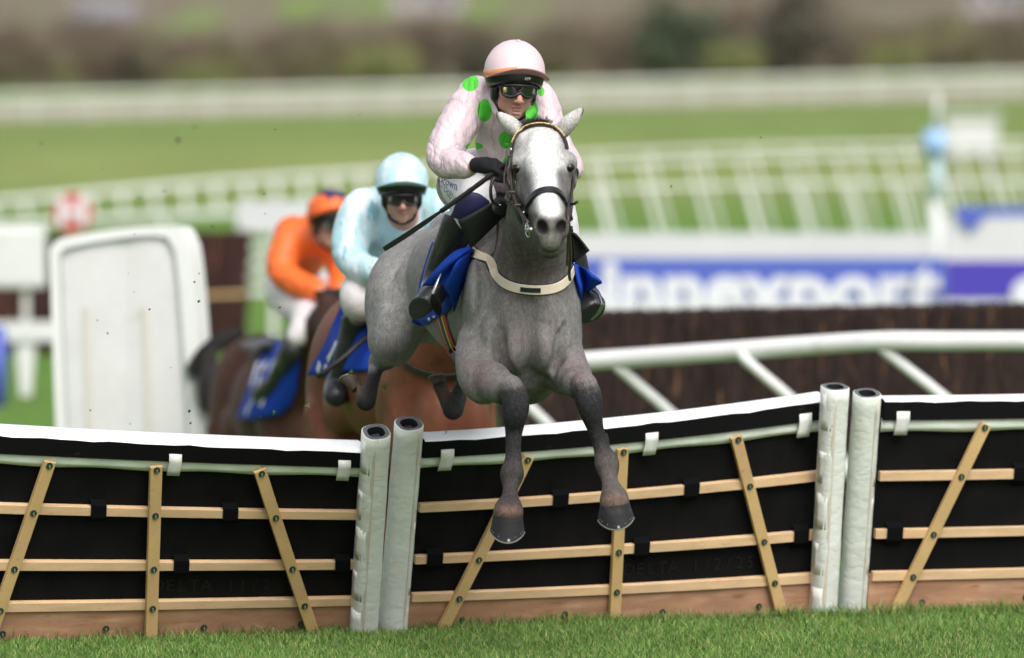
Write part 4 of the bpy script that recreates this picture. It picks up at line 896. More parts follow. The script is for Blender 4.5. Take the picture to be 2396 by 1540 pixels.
# girth
M['girth_red'] = mat('girth_red', (.62, .04, .03), .6); M['girth_yellow'] = mat('girth_yellow', (.62, .45, .05), .6); M['girth_black'] = mat('girth_black', (.03, .03, .04), .6); M['girth_white'] = mat('girth_grey', (.4, .4, .42), .6)
gp = [(1026, 700), (1028, 730), (1036, 765), (1048, 800), (1060, 828), (1070, 846)]
sh = lambda d: [(x+d, y) for x, y in gp]
gir = strapd('girth', sh(6), .060, M['girth_black'], grey, 40, .003, .004, Y0=30)
for d, m_, w_ in ((-4.5, 'girth_red', .011), (-.5, 'girth_white', .005), (9, 'girth_yellow', .010), (14.5, 'girth_red', .012)): strapd('stripe', sh(d), w_*1.25, M[m_], gir, 40, .008, .002, Y0=30)
strapd('tab', [(1050, 828), (1076, 833)], .03, mat('tab_red', (.6, .09, .09), .6), gir, 8, .011, .002, Y0=30)
# saddle with flaps, number cloth
M['cloth_blue'] = mat('cloth_blue', (.008, .05, .38), .75, spec=.2, var=[(6, .12), (150, .08)], bump=[(9, .5, .012), (300, .2, .001)])
sad = MB(); sad.grid(np.array([[W(x, y, Yd) for (x, y, Yd) in row] for row in [
  [(1085, 470, 30.55), (1110, 440, 30.6), (1150, 430, 30.6), (1200, 440, 30.6), (1240, 465, 30.55)],
  [(1100, 490, 30.35), (1130, 462, 30.38), (1165, 452, 30.4), (1205, 458, 30.38), (1250, 485, 30.35)],
  [(1125, 505, 30.15), (1150, 478, 30.15), (1180, 468, 30.15), (1215, 474, 30.15), (1260, 500, 30.15)]]]))
saddle = sad.build('saddle', M['black_leather'], grey, True, solid=.02)
def flap(name, pts, parent, mt, th=.008, bend=.02, n=8):
    # quadrilateral sheet from four corners with a soft bend
    a, b, c, d = [W(*p) for p in pts]; q = MB(); nn = np.cross(b-a, d-a); nn /= np.linalg.norm(nn)
    q.grid([[(a*(1-u)+b*u)*(1-v)+(d*(1-u)+c*u)*v+nn*bend*math.sin(math.pi*u)*math.sin(math.pi*v) for u in np.linspace(0, 1, n)] for v in np.linspace(0, 1, n)]); return q.build(name, mt, parent, True, solid=th)
M['flap_black'] = mat('flap_black', (.014, .014, .014), .55, bump=[(200, .2, .001)], var=[(5, .2)])
flap('flap', [(1071, 517, 29.98), (1160, 470, 29.98), (1184, 500, 30.08), (1103, 580, 30.02)], saddle, M['flap_black'], bend=-.012)
flap('flap', [(1325, 540, 30.0), (1347, 548, 29.98), (1379, 587, 30.0), (1338, 618, 30.05)], saddle, M['flap_black'])
flap('flap', [(1300, 520, 30.1), (1338, 530, 29.99), (1346, 613, 30.03), (1325, 610, 30.1)], saddle, M['flap_black'])
q = MB()
for i in range(3): q.tube(cr([W(1060+i*8, 590, 30.2), W(1062+i*10, 560, 30.17), W(1075+i*9, 540, 30.12), W(1095, 532, 30.08)], 12), .012, 8)
q.build('knee_roll', M['black_leather'], saddle, True)
q = MB(); q.box(W(1170, 482, 29.84), (.05, .05, .055), rot(R(20), R(20), R(10))); q.build('pommel_block', M['black_leather'], saddle, bevel=.012)
q = MB(); q.tube([W(1160, 477, 29.8), W(1172, 480, 29.78)], .0025, 6); q.build('pommel_ring', M['steel'], saddle, True)
def drape_sheet(name, cols_, bvh, mt, parent, off, th=.006, k=10, Y0=32.5):
    rows = []
    for c_ in cols_:
        r_ = drape(bvh, c_, k, off, Y0)
        if r_ is None or len(r_[0]) < 3: continue
        t_ = np.linspace(0, 1, len(r_[0])); rows.append(np.stack([np.interp(np.linspace(0, 1, k), t_, r_[0][:, i]) for i in range(3)], 1))
    q = MB(); q.grid(rows); return q.build(name, mt, parent, True, solid=th)
def sheet(name, cols_, mt, parent, n=14, th=.004, k=24):
    C = [cr([np.append(W(*p), 0)[:3] for p in c], k) for c in cols_]; C = np.array(C)
    Gd = np.array([cr(C[:, i], n) for i in range(k)]); q = MB(); q.grid(Gd); return q.build(name, mt, parent, True, solid=th)
cloth = drape_sheet('number_cloth', [[(1017, 572), (1004, 612), (991, 655), (984, 700), (962, 752)], [(1032, 576), (1022, 620), (1008, 665), (1000, 705), (982, 758)], [(1052, 582), (1042, 630), (1030, 680), (1022, 715), (1004, 757)], [(1072, 590), (1064, 640), (1052, 690), (1044, 722), (1030, 742)], [(1090, 600), (1080, 650), (1070, 690), (1062, 712), (1056, 728)]], gb, M['cloth_blue'], grey, .012, .005, 16, 30)
sheet('cloth_fold', [[(1102, 576, 30.03), (1062, 590, 30.0), (1022, 628, 30.05), (988, 668, 30.12)], [(1104, 580, 30.02), (1070, 604, 29.96), (1034, 634, 30.01), (1010, 668, 30.1)], [(1105, 584, 30.03), (1068, 616, 30.04), (1052, 642, 30.04), (1032, 664, 30.08)], [(1105, 588, 30.05), (1072, 612, 29.95), (1054, 650, 29.98), (1046, 682, 30.06)], [(1106, 592, 30.08), (1086, 628, 30.02), (1070, 665, 30.03), (1056, 700, 30.08)], [(1107, 598, 30.12), (1096, 640, 30.12), (1076, 690, 30.14), (1062, 730, 30.16)]], M['cloth_blue'], cloth, 26, .004, 28)
sheet('cloth_right', [[(1330, 608, 30.15), (1332, 640, 30.15), (1340, 680, 30.15), (1350, 722, 30.18)], [(1342, 616, 30.02), (1350, 645, 30.0), (1358, 680, 30.0), (1356, 716, 30.1)], [(1356, 622, 30.06), (1364, 645, 30.1), (1366, 670, 30.1), (1362, 700, 30.14)], [(1372, 630, 30.0), (1382, 646, 29.98), (1382, 662, 30.02), (1368, 682, 30.1)], [(1384, 640, 30.04), (1408, 660, 30.02), (1396, 668, 30.06), (1376, 684, 30.1)]], M['cloth_blue'], cloth, 22, .004, 22)
M['white_mark'] = mat('white_mark', (.75, .76, .8), .6)
q = MB(); q.tube([W(1017, 572, 30.35), W(1004, 612, 30.36), W(988, 668, 30.38), W(984, 700, 30.38)], .004, 6); q.tube([W(1001, 748, 30.3), W(1006, 746, 30.3)], .007, 6); q.tube([W(1012, 742, 30.29), W(1018, 741, 30.29)], .005, 6); q.build('white_trim', M['white_mark'], cloth)
# stirrups
for pth, tread in (([(1033, 640, 30.0), (1026, 655, 29.98), (1019, 672, 29.97), (1013, 690, 29.97)], [(1014, 688, 29.97), (1020, 708, 29.98), (1028, 735, 30.02)]), ([(1386, 680, 30.05), (1398, 688, 30.02), (1405, 700, 30.0), (1408, 714, 29.98)], [(1411, 710, 29.98), (1402, 728, 30.0), (1385, 745, 30.04)])):
    q = MB(); P_ = cr([W(*p) for p in pth], 14); q.tube(P_, np.linspace(.0035, .0075 if pth[0][0] < 1200 else .0045, 14), 8); st = q.build('stirrup', M['steel'], saddle, True)
    q = MB(); P_ = cr([W(*p) for p in tread], 10); q.strap(P_, [A(-.4 if pth[0][0] < 1200 else .3, -1, -.2)]*10, [.012, .026, .034, .038, .04, .04, .038, .034, .028, .014] if pth[0][0] < 1200 else .012, .008); q.build('tread', M['black_matte'] if pth[0][0] < 1200 else M['steel'], st)
# ------------------------------------------------------------------ riders
M['skin'] = mat('skin', vcol=True, rough=.5, spec=.4, var=[(40, .05)], bump=[(300, .15, .001)])
M['glove'] = mat('glove', (.009, .009, .011), .75, spec=.3, bump=[(22, .4, .006, (1, 1, 1), 1)], var=[(10, .2)])
M['helmet_black'] = mat('helmet_black', (.012, .013, .013), .35)
M['lens'] = mat('goggle_lens', (.012, .012, .013), .04, spec=.9, coat=1)
M['lens_glint'] = mat('goggle_reflection', (.25, .25, .25), .08, spec=.9, coat=1)
M['goggle_frame'] = mat('goggle_frame', (.014, .014, .015), .4)
M['brim_pink'] = mat('brim_pink', (.50, .25, .25), .6)
M['orange_band'] = mat('orange_band', (.62, .25, .09), .6)
SKIN = (.52, .28, .215)
def rider(name, label, cfg, h):
    D = cfg; root = empty(name, tuple(D['root']), label, 'jockey')
    S0 = D.get('s', 1.05); hc = D['head']; Rm = rot(*[R(a) for a in D['rot']])
    L = lambda x, y, z: hc+Rm@(A(x, y, z)*S0)
    def he(x, y, z, rx, ry, rz, rr=None): return ('e', L(x, y, z), tuple(q*S0 for q in (rx, ry, rz)), Rm if rr is None else Rm@rr)
    def hcn(a, b, ra, rb): return ('c', L(*a), L(*b), ra*S0, rb*S0)
    face = [he(0, .012, .022, .073, .092, .085), he(0, -.042, -.03, .057, .052, .072), he(0, -.035, -.088, .044, .045, .034), he(0, -.074, -.108, .019, .019, .016),
            he(-.038, -.062, -.03, .022, .024, .022), he(.038, -.062, -.03, .022, .024, .022), he(0, -.078, .014, .046, .018, .013),
            he(-.05, -.02, -.08, .014, .03, .024), he(.05, -.02, -.08, .014, .03, .024)]
    nose = [hcn((0, -.090, -.004), (0, -.114, -.040), .0085, .0105), he(-.0115, -.103, -.047, .0075, .010, .007), he(.0115, -.103, -.047, .0075, .010, .007), he(0, -.113, -.044, .0095, .009, .008)]
    lips = [he(0, -.0935, -.0685, .022, .0095, .0048), he(-.0, -.0925, -.0795, .018, .0095, .0055), he(0, -.089, -.094, .018, .01, .006)]
    ears_ = [he(-.076, .012, -.03, .010, .020, .030, rot(R(-15))), he(.076, .012, -.03, .010, .020, .030, rot(R(15)))]
    nk = [('c', L(0, .03, -.07), D['neck'], .056, .062)]
    b = []; arms = []; hands = []; legs = []
    sc = D.get('bs', 1.0)
    for e in D['torso']: b.append(e)
    for sgn, a in (('l', D['arm_l']), ('r', D['arm_r'])): arms.append(chain(a, 12, .03))
    for a in (D['leg_l'], D['leg_r']): legs.append(a)
    allp = face+nk+b
    s_hand = []
    def hand(cfgh):
        # wrist, knuckle centre, finger direction, curl direction, across direction
        w_, kc, fd, cd, ad = [np.array(v, float) for v in cfgh]; fd /= np.linalg.norm(fd); cd /= np.linalg.norm(cd); ad /= np.linalg.norm(ad)
        mid = (w_+kc)/2; pal = [('c', w_, mid, .024, .030), ]
        for i, o in enumerate((-1.35, -.45, .45, 1.35)): pal.append(('c', w_+ad*o*.009, kc+ad*o*.018, .017, .0125))
        fs = []
        for i, (o, ln) in enumerate(zip((-1.35, -.45, .45, 1.35), (.92, 1.02, 1.0, .82))):
            k0 = kc+ad*o*.018; k1 = k0+fd*.028*ln+cd*.012; k2 = k1+cd*.030*ln-fd*.004; k3 = k2-fd*.024*ln+cd*.003
            fs.append([('c', k0, k1, .0115, .0105, .004), ('c', k1, k2, .0105, .0098, .004), ('c', k2, k3, .0098, .0085, .004)])
        t0 = w_+(kc-w_)*.35-ad*.026+cd*.006; t1 = t0+(kc-w_)*.45-ad*.008+cd*.010; t2 = t1+fd*.026+cd*.012+ad*.004
        th = [('c', t0, t1, .014, .0125, .008), ('c', t1, t2, .0125, .0105, .004)]
        return pal, fs, th
    HL = [hand(D['hand_l']), hand(D['hand_r'])]
    lo, hi = bounds(face+ears_+b+sum(arms, [])+sum(legs, [])+[p for hh in HL for p in hh[0]], .09)
    ax_ = [np.arange(l, u, h) for l, u in zip(lo, hi)]
    s = SDF(*ax_); s.add(face, .022); s.add(nose, .008); s.add(lips, .004); s.add(ears_, .006); s.add(nk, .02)
    s.add(b, .05, -.006)
    for a in arms: s.add(a, .03, -.008)
    for a in legs: s.add(a, .04, -.012)
    for pal, fs, th in HL:
        s.add(pal, .012, -.003)
        for f in fs: s.add(f, .006, -.003)
        s.add(th, .01, -.003)
    s.cut([he(-.031, -.098, -.006, .017, .02, .011), he(.031, -.098, -.006, .017, .02, .011)], .012)
    s.cut([hcn((-.019, -.1035, -.0742), (.019, -.1035, -.0742), .0022, .0022)], .004)
    s.cut([he(-.007, -.108, -.0525, .003, .004, .003), he(.007, -.108, -.0525, .003, .004, .003)], .003)
    V, Q = s.extract(2); del s
    Vl = (V-hc)@Rm/S0
    c = np.tile(A(*SKIN), (len(V), 1)); gx = lambda x, y, z, r: np.exp(-(((Vl-A(x, y, z))/np.array(r))**2).sum(1))[:, None]
    for w_, co in ((gx(0, -.11, -.04, (.014, .02, .018))*.5, (.58, .26, .20)), (gx(-.04, -.08, -.045, (.02, .03, .025))*.4, (.60, .28, .22)), (gx(.04, -.08, -.045, (.02, .03, .025))*.4, (.60, .28, .22)), (gx(0, -.095, -.074, (.02, .02, .0075))*.85, (.42, .15, .13)), (gx(0, -.105, -.0742, (.021, .02, .0022))*.8, (.12, .03, .03)), (gx(0, -.06, -.108, (.05, .05, .03))*.25, (.42, .26, .21)), (gx(0, -.09, -.062, (.03, .03, .008))*.25, (.40, .24, .19))):
        c = c*(1-w_)+A(*co)*w_
    mesh('body', V, Q, M['skin'], root, True, c)
    # eyes
    for sx in (-1, 1):
        q = MB(); q.ball(L(sx*.031, -.080, -.005), .0118*S0, 14); q.build('eye', M['white_mark'], root, True)
    # ---- clothes
    fold = D.get('fold', .0016)
    def nz(X_, Y_, Z_):
        rg_ = .5-np.abs(np.sin(X_*34+Z_*26+1.8*np.sin(Z_*15+Y_*9)+1.2*np.sin(X_*21-Z_*8))); m_ = .5+.5*np.sin(X_*13+2)*np.sin(Z_*11+Y_*5)
        return 3.0*fold*rg_*m_+.5*fold*(np.sin(X_*70+np.sin(Z_*45)*1.5+Y_*30)*np.sin(Z_*80+np.sin(Y_*50+X_*40)*1.7)+.6*np.sin((X_+Z_)*130+2*np.sin(Z_*60+X_*30)))
    s = SDF(*ax_); s.add(D['torso'], .05, .010)
    if D.get('collar') is not None: s.add(D['collar'], .02)
    for a in arms: s.add(a[:-1] if len(a) > 10 else a, .03, .010)
    X_, Y_, Z_ = s.ax[0][:, None, None], s.ax[1][None, :, None], s.ax[2][None, None, :]
    s.F = s.F+np.where(np.abs(s.F) < .05, nz(X_, Y_, Z_), 0).astype(np.float32)
    s.cut([('c', L(0, -.01, -.105), L(0, -.06, -.13), .05*S0, .045*S0)], .01)
    V, Q = s.extract(2); del s
    jacket = mesh('jacket', V, Q, M[D['silk']], root, True)
    # breeches: hips, thighs to below the knee
    kn = D['knees']; s = SDF(*ax_)
    for a in legs: s.add(a, .04, .003)
    s.add(D['hips'], .05, .006)
    X_, Y_, Z_ = s.ax[0][:, None, None], s.ax[1][None, :, None], s.ax[2][None, None, :]
    s.F = s.F+np.where(np.abs(s.F) < .05, nz(X_, Y_, Z_)*.45, 0).astype(np.float32)
    for (c0, n0, rad) in kn:           # breeches end at the boot tops
        n0 = np.array(n0, float)/np.linalg.norm(n0)
        m_ = ((X_-c0[0])**2+(Y_-c0[1])**2+(Z_-c0[2])**2) < rad**2
        pl = ((X_-c0[0])*n0[0]+(Y_-c0[1])*n0[1]+(Z_-c0[2])*n0[2]).astype(np.float32)
        s.F = np.where(m_ & (pl > 0), np.maximum(s.F, pl), s.F)
    V, Q = s.extract(2)
    breeches = mesh('breeches', V, Q, M[D['breech']], root, True)
    # boots
    for prims, clipb, tag_ in D['boots']:
        lo_, hi_ = bounds(prims, .03); bh = min(h, .006)
        bt = sdf_mesh('boot', prims, bh, M['boot'], root, .02, .009, clip=clipb)
    # gloves
    for pal, fs, th in HL:
        pr = pal+sum(fs, [])+th; lo_, hi_ = bounds(pr, .02); g = SDF(*[np.arange(l, u, min(h, .0035)) for l, u in zip(lo_, hi_)])
        g.add(pal, .012, .0015)
        for f in fs: g.add(f, .005, .0015)
        g.add(th, .008, .0015); V, Q = g.extract(1); mesh('glove', V, Q, M['glove'], root, True)
    # ---- helmet
    def hp(ph, th, r=1.0): return L(r*.1085*math.sin(th)*math.sin(ph), .008-r*.128*math.sin(th)*math.cos(ph), .028+r*.118*math.cos(th))
    def bnd(ph, f, si, bk):            # height of lower edge as polar angle
        c_ = math.cos(ph); z = si+(f-si)*max(c_, 0)**1.3+(bk-si)*max(-c_, 0); return math.acos(max(-1, min(1, (z-.028)/.118)))
    nph, nth = 48, 16
    def shell(f, si, bk, r, jit=0): return [[hp(ph, bnd(ph, f, si, bk)*t, r*(1+jit*math.sin(ph*9+t*7)*math.sin(t*11+ph*3))) for t in np.linspace(.0, 1, nth)] for ph in np.linspace(-math.pi, math.pi, nph)]
    q = MB(); q.grid(shell(.030, -.032, -.045, .965)); helm = q.build('helmet', M['helmet_black'], root, True, solid=.006)
    Gc = shell(.064, .012, -.015, 1.0, .006); q = MB(); q.grid(Gc); cap = q.build('cap_cover', M[D['cap']], helm, True, solid=.003)
    q = MB(); q.ball(hp(0, 0)+Rm@A(0, 0, .003), .010, 10, (1, 1, .5)); q.build('button', M[D['cap']], cap, True)
    # peak
    Gp = []; Gu = []
    for ph in np.linspace(R(-80), R(80), 26):
        c_ = math.cos(ph*1.1); e = hp(ph, bnd(ph, .064, .012, -.015), 1.0); out_ = Rm@A(math.sin(ph), -math.cos(ph), 1.15*max(math.cos(ph), 0)**2-.15); out_ /= np.linalg.norm(out_)
        Gp.append([e+out_*t*(.040*max(c_, .10)**.6)*S0+Rm@A(0, 0, -.003*math.sin(t*math.pi*.5)) for t in (0, .35, .7, 1)])
    Gp = np.array(Gp); q = MB(); q.grid(Gp); peak = q.build('peak', M[D['cap']], cap, True)
    q = MB(); q.grid(Gp-(Rm@A(0, 0, .004))); q.grid(np.stack([Gp[:, -1], Gp[:, -1]-(Rm@A(0, 0, .004))], 1)); q.build('peak_underside', M[D.get('under', D['cap'])], peak, True)
    if D.get('band'):
        Gb = [[hp(ph, bnd(ph, .064, .012, -.015)-t, 1.02) for t in (.02, .09, .17)] for ph in np.linspace(R(-150), R(-12), 20)]
        q = MB(); q.grid(Gb); q.build('goggle_strap', M['orange_band'], cap, True, solid=.002)
    # ear pads, chin strap
    for sx in (-1, 1):
        q = MB(); q.ball(L(sx*.072, -.012, -.042), .001, 4); 
        pr = [he(sx*.071, -.006, -.035, .015, .034, .040), hcn((sx*.070, -.02, -.06), (sx*.056, -.040, -.088), .013, .008)]
        sdf_mesh('ear_pad', pr, max(.004, h*.7), M['helmet_black'], helm, .01)
    q = MB(); q.tube(cr([L(-.060, -.035, -.082), L(-.045, -.055, -.112), L(0, -.062, -.130), L(.045, -.055, -.112), L(.060, -.035, -.082)], 18), .0055*S0, 6); q.build('chin_strap', M['black_matte'], helm, True)
    # goggles
    def gp_(u, v, r=1.0):               # u -1..1 across, v -1..1 up
        a = u*R(60); x = .073*math.sin(a)*r*1.02; y = -.058-.052*math.cos(a)*r; zc = -.004; lo_ = -.026-.004*abs(u)+.017*math.exp(-(u/.22)**2); hi_ = .020-.003*u*u
        return L(x, y, zc+(lo_+hi_)/2+v*(hi_-lo_)/2)
    def gring(sc_, r): 
        pts = []
        for t in np.linspace(0, 2*math.pi, 49):
            cx_, sy_ = math.cos(t), math.sin(t); pts.append(gp_(sc_*math.copysign(abs(cx_)**.6, cx_), sc_*math.copysign(abs(sy_)**.7, sy_), r))
        return pts
    q = MB(); q.grid([[gp_(u, v, .985+.02*(1-v*v)) for v in np.linspace(-.9, .9, 7)] for u in np.linspace(-.93, .93, 25)]); gog = q.build('goggles', M['lens'], root, True)
    q = MB(); q.tube(gring(.95, 1.0), .0055*S0, 8, cap=False); q.tube(gring(.98, .90), .007*S0, 8, cap=False); q.build('goggle_frame', M['goggle_frame'], gog, True)
    for sx in (-1, 1):
        q = MB(); q.grid([[gp_(sx*u, v, 1.012) for v in np.linspace(-.35, .72, 5)] for u in np.linspace(.66, .86, 5)]); q.build('lens_reflection_panel' if False else 'lens_glint_panel', M['lens_glint'], gog, True)  # pale panel near each end of the lens, a painted reflection
        q = MB(); q.strap([gp_(sx*.95, .2, 1.0), L(sx*.078, -.045, .006), L(sx*.083, 0, .01), L(sx*.08, .05, .015)], [Rm@A(sx*.5, -1, 0), Rm@A(sx, -.3, 0), Rm@A(sx, 0, 0), Rm@A(sx, .3, 0)], .02, .003); q.build('strap', M['goggle_frame'], gog)
    D['L'] = L; D['Rm'] = Rm
    return root, jacket, breeches, helm
M['boot'] = mat('boot_leather', (.026, .026, .029), .36, spec=.5, bump=[(22, .6, .01), (60, .2, .003)])
def seg(*pts, k=.02, n=None): return chain([p4(*p) for p in pts], n or (len(pts)-1)*4+1, k)
# --- rider of the grey: pink silks with green spots
GREEN = (.085, .58, .04)
rootA = W(1160, 470, 30.3)
def msk(x, y, Y, rx, ry, c=GREEN): p = W(x, y, Y)-rootA; return (tuple(p), (px(rx, Y), .5, px(ry, Y)), c)
M['silk_pink'] = mat('silk_pink', (.68, .545, .585), .42, var=[(5, .05)], bump=[(4.5, .8, .035, (1.7, 1, .7), 1), (11, .5, .014, (1.6, 1, .7), 1)],
    mask=[msk(1100, 193, 30.0, 20, 21), msk(1134, 259, 29.95, 17, 27), msk(1243, 259, 29.95, 16, 27), msk(1184, 328, 29.95, 18, 22), msk(1110, 343, 30.0, 21, 9), msk(1266, 214, 30.0, 8, 12), msk(1188, 378, 30, 12, 9)])
M['silk_cap'] = mat('cap_pink', (.72, .57, .60), .42, var=[(6, .04)], bump=[(13, .4, .008), (150, .1, .001)])
M['breech_white'] = mat('breech_white', (.72, .71, .74), .45, var=[(6, .05)], bump=[(7, .5, .02, (1, 1, 1), 1)], mask=[])
torsoA = [el(1196, 262, 30.13, 82, .11, 62), el(1190, 330, 30.22, 72, .12, 70), el(1165, 400, 30.42, 78, .14, 60), el(1120, 222, 30.12, 36, .085, 38), el(1248, 230, 30.12, 38, .085, 36), el(1190, 215, 30.25, 80, .10, 40)]
cfgA = dict(root=rootA, head=W(1203, 190, 29.95), rot=(13, 16, 3), neck=W(1198, 262, 30.1), silk='silk_pink', cap='silk_cap', under='brim_pink', breech='breech_white', band=True, torso=torsoA,
  arm_l=[p4(1108, 230, 30.1, 36), p4(1073, 290, 30.03, 36), p4(1044, 345, 29.96, 33), p4(1040, 378, 29.9, 26), p4(1075, 386, 29.82, 22), p4(1108, 388, 29.76, 21)],
  arm_r=[p4(1258, 236, 30.1, 34), p4(1276, 284, 30.05, 33), p4(1298, 340, 30.0, 28), p4(1320, 375, 29.96, 24), p4(1334, 392, 29.9, 20), p4(1338, 404, 29.82, 16)],
  leg_l=seg((1100, 430, 30.5, 70), (1085, 436, 30.35, 58), (1098, 452, 30.2, 48), (1110, 462, 30.1, 44), (1098, 490, 30.1, 36), (1078, 525, 30.14, 28), (1046, 590, 30.24, 25), (1026, 640, 30.3, 19)),
  leg_r=seg((1190, 430, 30.5, 70), (1240, 450, 30.4, 55), (1290, 480, 30.25, 44), (1305, 510, 30.2, 38), (1322, 560, 30.2, 30), (1345, 630, 30.22, 24), (1364, 670, 30.25, 18)),
  knees=[(W(1070, 535, 30.14), (W(1046, 590, 30.24)-W(1078, 525, 30.14)), .30), (W(1322, 560, 30.2), (.1, 0, -1), .3)],
  hips=[el(1130, 415, 30.5, 80, .13, 62)],
  hand_l=(W(1114, 386, 29.74), W(1158, 388, 29.64), (.9, -.35, -.15), (.25, -.1, -1), (0, -.75, -.55)),
  hand_r=(W(1338, 404, 29.82), W(1322, 418, 29.74), (-.6, -.6, -.3), (-.3, 0, -1), (.1, -.8, .2)),
  collar=chain([p4(1158, 225, 30.02, 16), p4(1170, 258, 29.96, 15), p4(1196, 285, 29.93, 14), p4(1222, 282, 29.93, 14), p4(1240, 258, 29.96, 14)], 10, .02),
  boots=[(seg((1082, 505, 30.12, 32), (1064, 548, 30.17, 29), (1040, 600, 30.25, 25), (1022, 645, 30.28, 20), (1020, 672, 30.25, 20), (1014, 684, 30.2, 19), (1008, 692, 30.2, 18))+[('e', W(1000, 702, 30.14), (.082, .045, .033), rot(0, 0, R(-48))), ('e', W(976, 722, 30.10), (.035, .04, .028), rot(0, 0, R(-48)))], [(W(1084, 512, 30.12), (.25, 0, 1)), (W(1000, 706, 30.085), (-.35, -.80, -.42))], 0),
         (seg((1335, 590, 30.2, 27), (1350, 650, 30.24, 22), (1366, 680, 30.2, 17), (1378, 700, 30.15, 20), (1384, 722, 30.08, 19))+[('e', W(1380, 724, 30.09), (.056, .045, .036), rot(0, 0, R(-40)))], [(W(1335, 590, 30.2), (0, 0, 1)), (W(1380, 732, 30.06), (.25, -.70, -.62))], 0)])
riderA, jkA, brA, helmA = rider('person', 'jockey in pink silks with green spots riding the grey horse', cfgA, .0045)
jb = bvh_of(brA); jj = bvh_of(jkA)
# navy knee panel, boot details, lettering
M['navy'] = mat('navy_cloth', (.016, .016, .075), .6, bump=[(20, .5, .01)])
def decal_text(txt, corners, bvh, parent, material, name, bold=.0, th=.002):
    V_, F_ = text_geo(txt, 1, bold, .01); x0, x1, y0, y1 = V_[:, 0].min(), V_[:, 0].max(), V_[:, 1].min(), V_[:, 1].max(); out = []
    a, b, c, d = [np.array(p, float) for p in corners]       # bottom left, bottom right, top right, top left
    for v in V_:
        u, w_ = (v[0]-x0)/(x1-x0), (v[1]-y0)/(y1-y0); p = (a*(1-u)+b*u)*(1-w_)+(d*(1-u)+c*u)*w_
        di = Vector(W(p[0], p[1], 30)-A(0, 0, H)).normalized(); hit = bvh.ray_cast(Vector((0, 0, H)), di)
        q = np.array(hit[0]) if hit[0] is not None else W(p[0], p[1], 30); out.append(q-np.array(di)*(th if v[2] > 0 else -.001))
    return mesh(name, out, F_, material, parent, False)
q = MB(); rows = []
for (xa, ya, xb, yb) in ((1092, 449, 1143, 470), (1080, 458, 1144, 492), (1068, 478, 1126, 508), (1062, 494, 1104, 520), (1056, 506, 1092, 528)):
    rr = drape(jb, [(xa, ya), ((xa+xb)/2+2, (ya+yb)/2-(6 if ya < 455 else 3)), (xb, yb)], 14, .0035)
    if rr is not None and len(rr[0]) > 3:
        P_ = rr[0]; t_ = np.linspace(0, 1, len(P_)); rows.append(np.stack([np.interp(np.linspace(0, 1, 14), t_, P_[:, i]) for i in range(3)], 1))
if len(rows) > 2:
    rows = np.array(rows); Gn = np.array([cr(rows[:, j], 12) for j in range(14)]); q.grid(Gn); q.build('knee_panel', M['navy'], brA, True, solid=.004)
decal_text('Brown', [(1026, 424), (1068, 447), (1070, 426), (1034, 408)], jb, brA, M['navy'], 'lettering')
decal_text('HUTCHISON', [(1026, 431), (1058, 473), (1066, 462), (1030, 419)], jb, brA, M['navy'], 'lettering')
Lh, Rh = cfgA['L'], cfgA['Rm']
V_, F_ = text_geo('KPP', 1, .02, .01); s_ = .0135
M['grey_print'] = mat('grey_print', (.42, .44, .38), .5)
mesh('lettering', [Lh(.018+v[0]*s_, -.1235-.0-v[2]*.05+abs(.018+v[0]*s_)**2*3, .0445+v[1]*s_) for v in V_], F_, M['grey_print'], helmA, False)
q = MB(); q.ball(Lh(-.056, -.094, -.006), .011, 14, (.6, .35, 1.2)); q.build('foam_pad', M['brass'], [o for o in riderA.children if o.name.startswith('goggles')][0], True)
rr = drape(jj, [(1196, 290), (1190, 320), (1180, 352), (1175, 380)], 16, .002)
q = MB(); q.strap(rr[0], rr[1], .018, .003); q.build('placket', M['silk_pink'], jkA)
rr = drape(jj, [(1186, 336), (1188, 337)], 3, .006)
if rr is not None: q = MB(); q.ball(rr[0][0], .0085, 14, (1, .4, 1)); q.build('button', mat('button_green', GREEN, .4), jkA, True)
# whip
M['whip'] = mat('whip', (.014, .012, .011), .45, bump=[(220, .6, .003)])
wp = cr([W(1186, 382, 29.60), W(1165, 398, 29.62), W(1130, 424, 29.64), W(1050, 482, 29.70), W(960, 544, 29.78), W(899, 583, 29.84)], 40)
whip = empty('riding_whip', tuple(wp[10]), 'black whip held across the grey horse by the pink jockey', 'whip')
q = MB(); q.tube(wp[:26], [.0095+.0006*math.sin(i*2.4) for i in range(26)], 10); q.build('handle', M['whip'], whip, True)
q = MB(); q.strap(wp[25:], [A(.3, -1, .2)]*15, [.012, .014, .017, .019, .020, .021, .021, .021, .021, .021, .021, .021, .021, .021, .019], .006); q.build('flap', M['black_leather'], whip)

